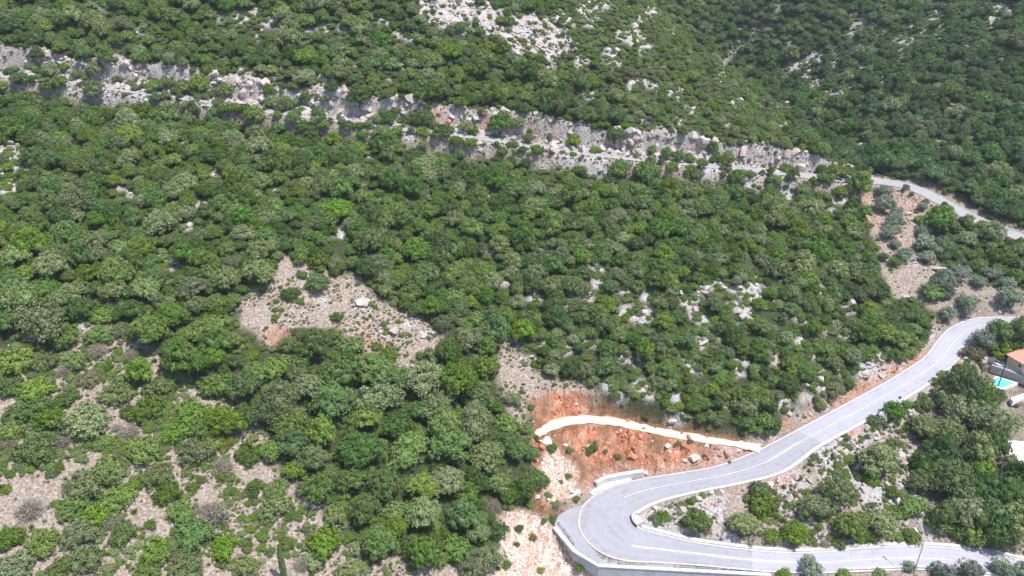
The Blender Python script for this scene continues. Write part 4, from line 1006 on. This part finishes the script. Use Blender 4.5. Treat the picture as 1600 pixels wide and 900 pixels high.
GR = np.array([wz(873.5,818,9.9), wz(886,833,9.9), wz(901,853,9.9)])
g0 = empty('guard_rail', GR[0]); tag(g0, 'short steel guard rail behind angled end of retaining wall', 'guard rail')
Gc = resample(catmull(GR, 6), .35) - GR[0]
gb = MB()
L_ = offs(Gc, .03); prof = [(.0, .40), (.09, .46), (.09, .54), (.0, .60), (.09, .66), (.09, .74), (0, .80)]
V = []
for p, q_ in zip(Gc, offs(Gc, -1)):
    u = q_ - p
    for a, z in prof: V.append(p + u * a + np.array([0, 0, z]))
m_ = len(prof); gb.add(V, [(i*m_+j, i*m_+j+1, (i+1)*m_+j+1, (i+1)*m_+j) for i in range(len(Gc)-1) for j in range(m_-1)])
gb.build('beam', simple('bright_steel', (.50, .52, .60), (.66, .68, .74), 3, .5), g0)
for p in Gc[::5]: MB().box(p + np.array([0, 0, .3]), (.1, .1, .9)).build('post', METAL, g0)

for pix, lab in (([(1005,738,11.1),(990,740,11.05),(965,744,11.0),(945,748.5,10.95),(931,756,10.9)], 'long low white concrete wall at foot of the red earth bank'),
                 ([(906,769,10.7),(890,777,10.6),(874,787,10.55)], 'short low white concrete wall half buried left of the bend')):
    C = path(pix); o = wall_mb(C, -.42, .42, -1.6, .35).build('concrete_wall', CONCG, None, C[0]); tag(o, lab, 'wall')
    wall_mb(C - C[0], -.45, .45, .35, .42).build('coping', CONC, o)
C = M_O[int(15.9*NSUB):int(17.8*NSUB)]
tag(MB().sweep(C, .08, 1.25, -.3, -.02).build('gutter', CONC), kind='structure')
C = M_I[int(11.9*NSUB):int(14.4*NSUB)]
b0 = MB().sweep(C, .42, .50, -.1, .55).build('crash_barrier', DMETAL, None, C[0]); tag(b0, 'short dark metal barrier hugging the inside of the hairpin', 'barrier')
C = M_O[int(.3*NSUB):int(6.7*NSUB)]
tag(MB().sweep(C, -.35, -.75, -1.4, .32).build('parapet', CONC, None, C[0]), 'long low white parapet along outer edge of the lower road', 'parapet')

def at(o, V): return np.asarray(V, float) - np.asarray(o.location)
lb = wz(1427.5, 896, 6.6)
lamp = empty('street_lamp', lb); tag(lamp, 'tall grey street lamp leaning its arm over the lower road', 'street lamp')
MB().tube([(0,0,-1.5),(0,0,.6),(0,0,7.9)], [.10,.085,.055], 8).build('pole', simple('lamp_pole_grey', (.20,.20,.22), (.28,.28,.30), 3, .6), lamp)
MB().tube([(0,0,7.85),(-.15,.3,8.1),(-.75,1.35,8.5)], [.05,.045,.04], 8).build('arm', CONC, lamp)
hm = MB(); d_ = np.array([-.49,.86,.25]); d_ /= np.linalg.norm(d_); s_ = np.array([.87,.49,0])
hV = []
for t_, w_, h_ in ((0,.07,.05),(.15,.15,.09),(.6,.17,.10),(.85,.10,.06)):
    c_ = np.array([-.72,1.30,8.5]) + d_ * t_
    hV += [c_ - s_*w_ - [0,0,h_*.5], c_ + s_*w_ - [0,0,h_*.5], c_ + s_*w_*.7 + [0,0,h_], c_ - s_*w_*.7 + [0,0,h_]]
hm.add(hV, [(4*i+j, 4*i+(j+1)%4, 4*i+4+(j+1)%4, 4*i+4+j) for i in range(3) for j in range(4)] + [(3,2,1,0),(12,13,14,15)])
hm.build('lamp_head', WHITE, lamp)
ub = wz(1558.6, 606, 13.6); ub[2] = ground(ub[0], ub[1])
up_ = empty('utility_pole', ub); tag(up_, 'thin dark utility pole in front of the turquoise pool', 'utility pole')
MB().tube([(0,0,-.5),(0,0,4),(0,0,7.9)], [.13,.115,.09], 8).build('pole', simple('dark_tarred_wood', (.04,.035,.04), (.09,.08,.08), 3, .9), up_)
MB().box((0,0,7.6), (.9,.08,.08), .6).build('crossarm', DMETAL, up_)
sb_ = wz(1403.5, 630.5, 16.1)
sg = empty('road_sign', sb_); tag(sg, 'small dark backed road sign beside tree on the valley edge', 'road sign')
MB().tube([(0,0,-.5),(0,0,1.75)], .035, 6).build('post', METAL, sg)
MB().tube([(.0,-.03,1.5),(.0,.0,1.5)], [.34,.34], 14).build('sign_plate', DMETAL, sg)
mb_ = wz(1565.5, 877, 5.4); mk = empty('marker_post', mb_); tag(mk, 'thin roadside marker post near right end of lower road', 'marker post')
MB().tube([(0,0,-.3),(0,0,1.0)], [.05,.045], 6).build('post', METAL, mk); MB().tube([(0,0,1.0),(0,0,1.12)], [.05,.05], 6).build('reflector', DMETAL, mk)

# ------------------------------------------------------------------ villa with the tiled roof, its terrace and pool
zt = 15.35
A = wz(1570.8, 569, zt); B = wz(1596, 583.5, zt)
u = (B - A); Lf = np.linalg.norm(u); u /= Lf; wv = np.array([-u[1], u[0], 0.0])
if wv[1] < 0: wv = -wv
house = empty('villa', A); tag(house, 'ochre villa with terracotta tiled roof above the swimming pool', 'house')
def hp(a, b, z): return u * a + wv * b + np.array([0, 0, z])
LW, DW, HW = Lf, 6.2, 2.55
def hbox(a0, a1, b0, b1, z0, z1, nm, m, par=house, extra=None):
    o = MB().prism([hp(a0,b0,z0), hp(a1,b0,z0), hp(a1,b1,z0), hp(a0,b1,z0)], z1 - z0).build(nm, m, par); return o
wl = hbox(0, LW, 0, DW, -.8, HW, 'wall', YELLOW); hbox(LW + .02, LW + 3.6, 1.6, DW, -.8, HW, 'wall', YELLOW)
hbox(LW - .02, LW + .28, -.04, .26, -.8, HW + .02, 'corner_pillar', WHITE)
rm = MB(); e = .5; a0, a1, b0, b1 = -e, LW + 4.0, -e, DW + e; mid = (b0 + b1) / 2; zr = HW + 1.55; zh = HW + .02
V = [hp(a0,b0,zh), hp(a1,b0,zh), hp(a1,b1,zh), hp(a0,b1,zh), hp(a0+2.4,mid,zr), hp(a1,mid,zr)]
V += [v - np.array([0,0,.14]) for v in V[:4]]
rm.add(V, [(0,1,5,4),(2,3,4,5),(3,0,4),(1,2,5),(6,7,1,0),(7,8,2,1),(8,9,3,2),(9,6,0,3),(9,8,7,6)])
rf = rm.build('roof', TILE, house)
MB().tube([hp(a0+2.4,mid,zr+.03), hp(a1,mid,zr+.03)], .13, 8).build('ridge_tiles', TILE, rf)
MB().prism([hp(3.2,4.2,zr-.9), hp(3.8,4.2,zr-.9), hp(3.8,4.8,zr-.9), hp(3.2,4.8,zr-.9)], 1.5).build('chimney', WHITE, rf)
wn = hbox(LW*.68, LW*.68+.8, -.05, .03, 1.05, 1.85, 'window', GLASS); 
fr = MB()
for a_, b_, z0_, z1_ in ((LW*.68-.1, LW*.68+.9, .97, 1.05), (LW*.68-.1, LW*.68+.9, 1.85, 1.93), (LW*.68-.1, LW*.68, 1.05, 1.85), (LW*.68+.8, LW*.68+.9, 1.05, 1.85)):
    fr.prism([hp(a_,-.08,z0_), hp(b_,-.08,z0_), hp(b_,.02,z0_), hp(a_,.02,z0_)], z1_ - z0_)
fr.build('frame', WHITE, wn)
MB().prism([hp(-.04,2.2,0), hp(.02,2.2,0), hp(.02,3.1,0), hp(-.04,3.1,0)], 2.05).build('door', GLASS, house)
def slab(nm, pix, z, th, m, lab=None, cat=None, kind=None):
    P = [wz(x, y, z) for x, y in pix]; o = MB().prism([p - np.array([0,0,th]) for p in P], th).build(nm, m, None, P[0]); tag(o, lab, cat, None, kind); return o
slab('pavement', [(1540,566),(1556,561),(1571,564),(1600,575),(1650,590),(1650,603),(1601,584.5),(1572,574),(1549,566.5)], 15.36, .5, PAVE, kind='structure')
C = np.array([wz(1547,577.5,14.1), wz(1573,586,14.1), wz(1602,598,14.1), wz(1640,614,14.1)])
tag(wall_mb(C, -.2, .2, -.6, 1.35).build('terrace_wall', STONE, None, C[0]), 'brown stone terrace wall between the villa and the pool', 'wall')
C = np.array([wz(1526,568,15.6), wz(1541,562.5,15.7), wz(1556,561,15.7)])
tag(wall_mb(C, -.25, .25, -.8, .7).build('garden_wall', STONEW, None, C[0]), 'rough pale stone garden wall left of the villa', 'wall')
zp = 14.06
PC = [wz(1557,589.5,zp), wz(1586,598.5,zp), wz(1565.5,606.5,zp), wz(1548,600,zp)]
pool = empty('swimming_pool', PC[0]); tag(pool, 'small turquoise swimming pool below the ochre villa', 'swimming pool')
cc = sum(PC) / 4
big = [c + (c - cc) * .22 for c in PC]
cp = MB()
for i in range(4):
    j = (i + 1) % 4; a_, b_, c_, d2 = [p - PC[0] for p in (PC[i], PC[j], big[j], big[i])]
    cp.prism([a_ + [0,0,-1.3], b_ + [0,0,-1.3], c_ + [0,0,-1.3], d2 + [0,0,-1.3]], 1.36)
cp.build('pool_deck', PAVE, pool); MB().poly([p - PC[0] - np.array([0,0,.13]) for p in PC]).build('water', WATER, pool)
slab('terrace', [(1598,615),(1650,608),(1650,616),(1600,621),(1583,627),(1579,622)], 14.03, 1.2, PAVE, kind='structure')
# ------------------------------------------------------------------ lower white house
zl = 10.25
lh = wz(1573,722,zl); low = empty('flat_roofed_house', lh); tag(low, 'low white flat roofed house cut off by the right edge', 'house')
A = wz(1573,722,zl); B = wz(1594,729.5,zl); u2 = (B - A); L2 = np.linalg.norm(u2); u2 /= L2; w2 = np.array([-u2[1], u2[0], 0.0]); w2 = w2 if w2[1] > 0 else -w2
def lp(a, b, z): return u2 * a + w2 * b + np.array([0, 0, z])
def lbox(a0, a1, b0, b1, z0, z1, nm, m, par=low): return MB().prism([lp(a0,b0,z0), lp(a1,b0,z0), lp(a1,b1,z0), lp(a0,b1,z0)], z1 - z0).build(nm, m, par)
lbox(0, L2 + 6, 0, 6.0, -1.0, .86, 'wall', STONEW); rf2 = lbox(-.15, L2 + 6.15, -.15, 6.15, .86, 1.02, 'roof', WHITE)
lbox(-.15, L2 + 6.15, 5.85, 6.15, 1.02, 1.3, 'parapet', WHITE, rf2); lbox(-.15, .15, 3.2, 5.85, 1.02, 1.3, 'parapet', WHITE, rf2)
lbox(.35, 1.5, 3.5, 4.6, 1.02, 1.10, 'hatch', CONCG, rf2)
MB().add([lp(2.2,4.6,1.05), lp(3.9,4.6,1.05), lp(3.9,5.6,1.75), lp(2.2,5.6,1.75), lp(2.2,4.6,.99), lp(3.9,4.6,.99), lp(3.9,5.6,1.03), lp(2.2,5.6,1.03)], [(0,1,2,3),(7,6,5,4),(0,4,5,1),(1,5,6,2),(2,6,7,3),(3,7,4,0)]).build('solar_panel', PANEL, rf2)
slab('driveway', [(1570,692.5),(1650,694),(1650,703),(1579,702)], 10.3, .3, CONCG, kind='structure')
C = np.array([wz(1660,692.5,10.7), wz(1600,692,10.7), wz(1568.5,690.5,10.7), wz(1573,705,10.6), wz(1572.5,717,10.5), wz(1564.5,728,10.4), wz(1564.5,748,10.2), wz(1573,754,10.1), wz(1600,756,10), wz(1660,757,10)])
tag(wall_mb(C, -.16, .16, -1.0, .25).build('boundary_wall', STONEW, None, C[2]), 'pale low boundary wall curving round the white flat roofed house', 'wall')

# ------------------------------------------------------------------ boulders
for x, y, wpx, lab in [(489,789,11,'white boulder below the dark tree left of the dense stand'),(527,820,14,'pale grey boulder just above the round green bush'),(641,842,14,'pale boulder at foot of the dense stand'),
  (1050,658,17,'pale rounded boulder beside the white gravel track'),(228,850,15,'flat pale slab of rock among the lower left shrubs'),(1415,464,14,'grey boulder at left edge of olive grove near road'),(1419,334,12,'white boulder on the red soil in upper olive grove'),
  (1468,420,22,'broad flat grey rock in middle of the olive grove'),(567,472,26,'pale grey rock slabs at top right of the stony clearing'),(677,560,14,'grey boulder at lower right corner of the stony clearing'),(912,843,0,''),(1415,817,10,'light grey boulder on the rocky slope left of street lamp'),
  (1385,735,10,'small white boulder below big grey green tree in wedge'),(630,838,0,''),(1238,803,16,'grey slab of rock inside the hairpin wedge'),(1432,824,9,'small pale boulder directly behind street lamp head')]:
    if not wpx: continue
    P, d = cast(x, y, .2); r = wpx / 2 * d / F
    o = link('boulder', ROCKS[len(lab) % 6], None, P + np.array([0, 0, r * .15])); o.scale = (r * 1.1, r, r * .8); o.rotation_euler = (.1, .15, len(lab) * .7); tag(o, lab, 'boulder')
# ------------------------------------------------------------------ light, sky, camera
SUN_EL, SUN_AZ = math.radians(68), math.radians(115)
sd = Vector((math.sin(SUN_AZ) * math.cos(SUN_EL), math.cos(SUN_AZ) * math.cos(SUN_EL), math.sin(SUN_EL)))
L = bpy.data.lights.new('sun', 'SUN'); L.energy = 4.3; L.angle = math.radians(.5); L.color = (1, .965, .91)
lo = bpy.data.objects.new('sun', L); COL.objects.link(lo); lo.rotation_euler = sd.to_track_quat('Z', 'Y').to_euler()
W = bpy.data.worlds.new('World'); SC.world = W; W.use_nodes = True
nt = W.node_tree; bg = nt.nodes['Background']; sk = nt.nodes.new('ShaderNodeTexSky'); sk.sky_type = 'NISHITA'; sk.sun_disc = False
sk.sun_elevation = SUN_EL; sk.sun_rotation = SUN_AZ; nt.links.new(sk.outputs[0], bg.inputs[0]); bg.inputs[1].default_value = .15
HAZE = .00013
if HAZE:
    hm_, hnt, hout = mat('summer_haze'); pv = nd(hnt, 'ShaderNodeVolumePrincipled'); pv.inputs['Density'].default_value = HAZE; pv.inputs['Color'].default_value = (.80, .86, .95, 1); pv.inputs['Anisotropy'].default_value = .2
    hnt.links.new(pv.outputs[0], hout.inputs['Volume'])
    hz = MB().box((85, 260, 87), (760, 680, 250)).build('haze', hm_); tag(hz, kind='stuff')
cam = bpy.data.cameras.new('camera'); co = bpy.data.objects.new('camera', cam); COL.objects.link(co)
cam.sensor_width = 36; cam.lens = F / 1600 * 36; cam.clip_end = 3000; cam.clip_start = 1
co.location = (0, 0, CAMZ); co.rotation_euler = (math.radians(90) - PITCH, 0, 0); SC.camera = co
SC.view_settings.view_transform = 'Standard'; SC.view_settings.look = 'None'; SC.view_settings.gamma = 1; SC.view_settings.exposure = 0.84
SC.cycles.volume_bounces = 1; SC.cycles.max_bounces = 5; SC.cycles.diffuse_bounces = 3; SC.cycles.transmission_bounces = 2
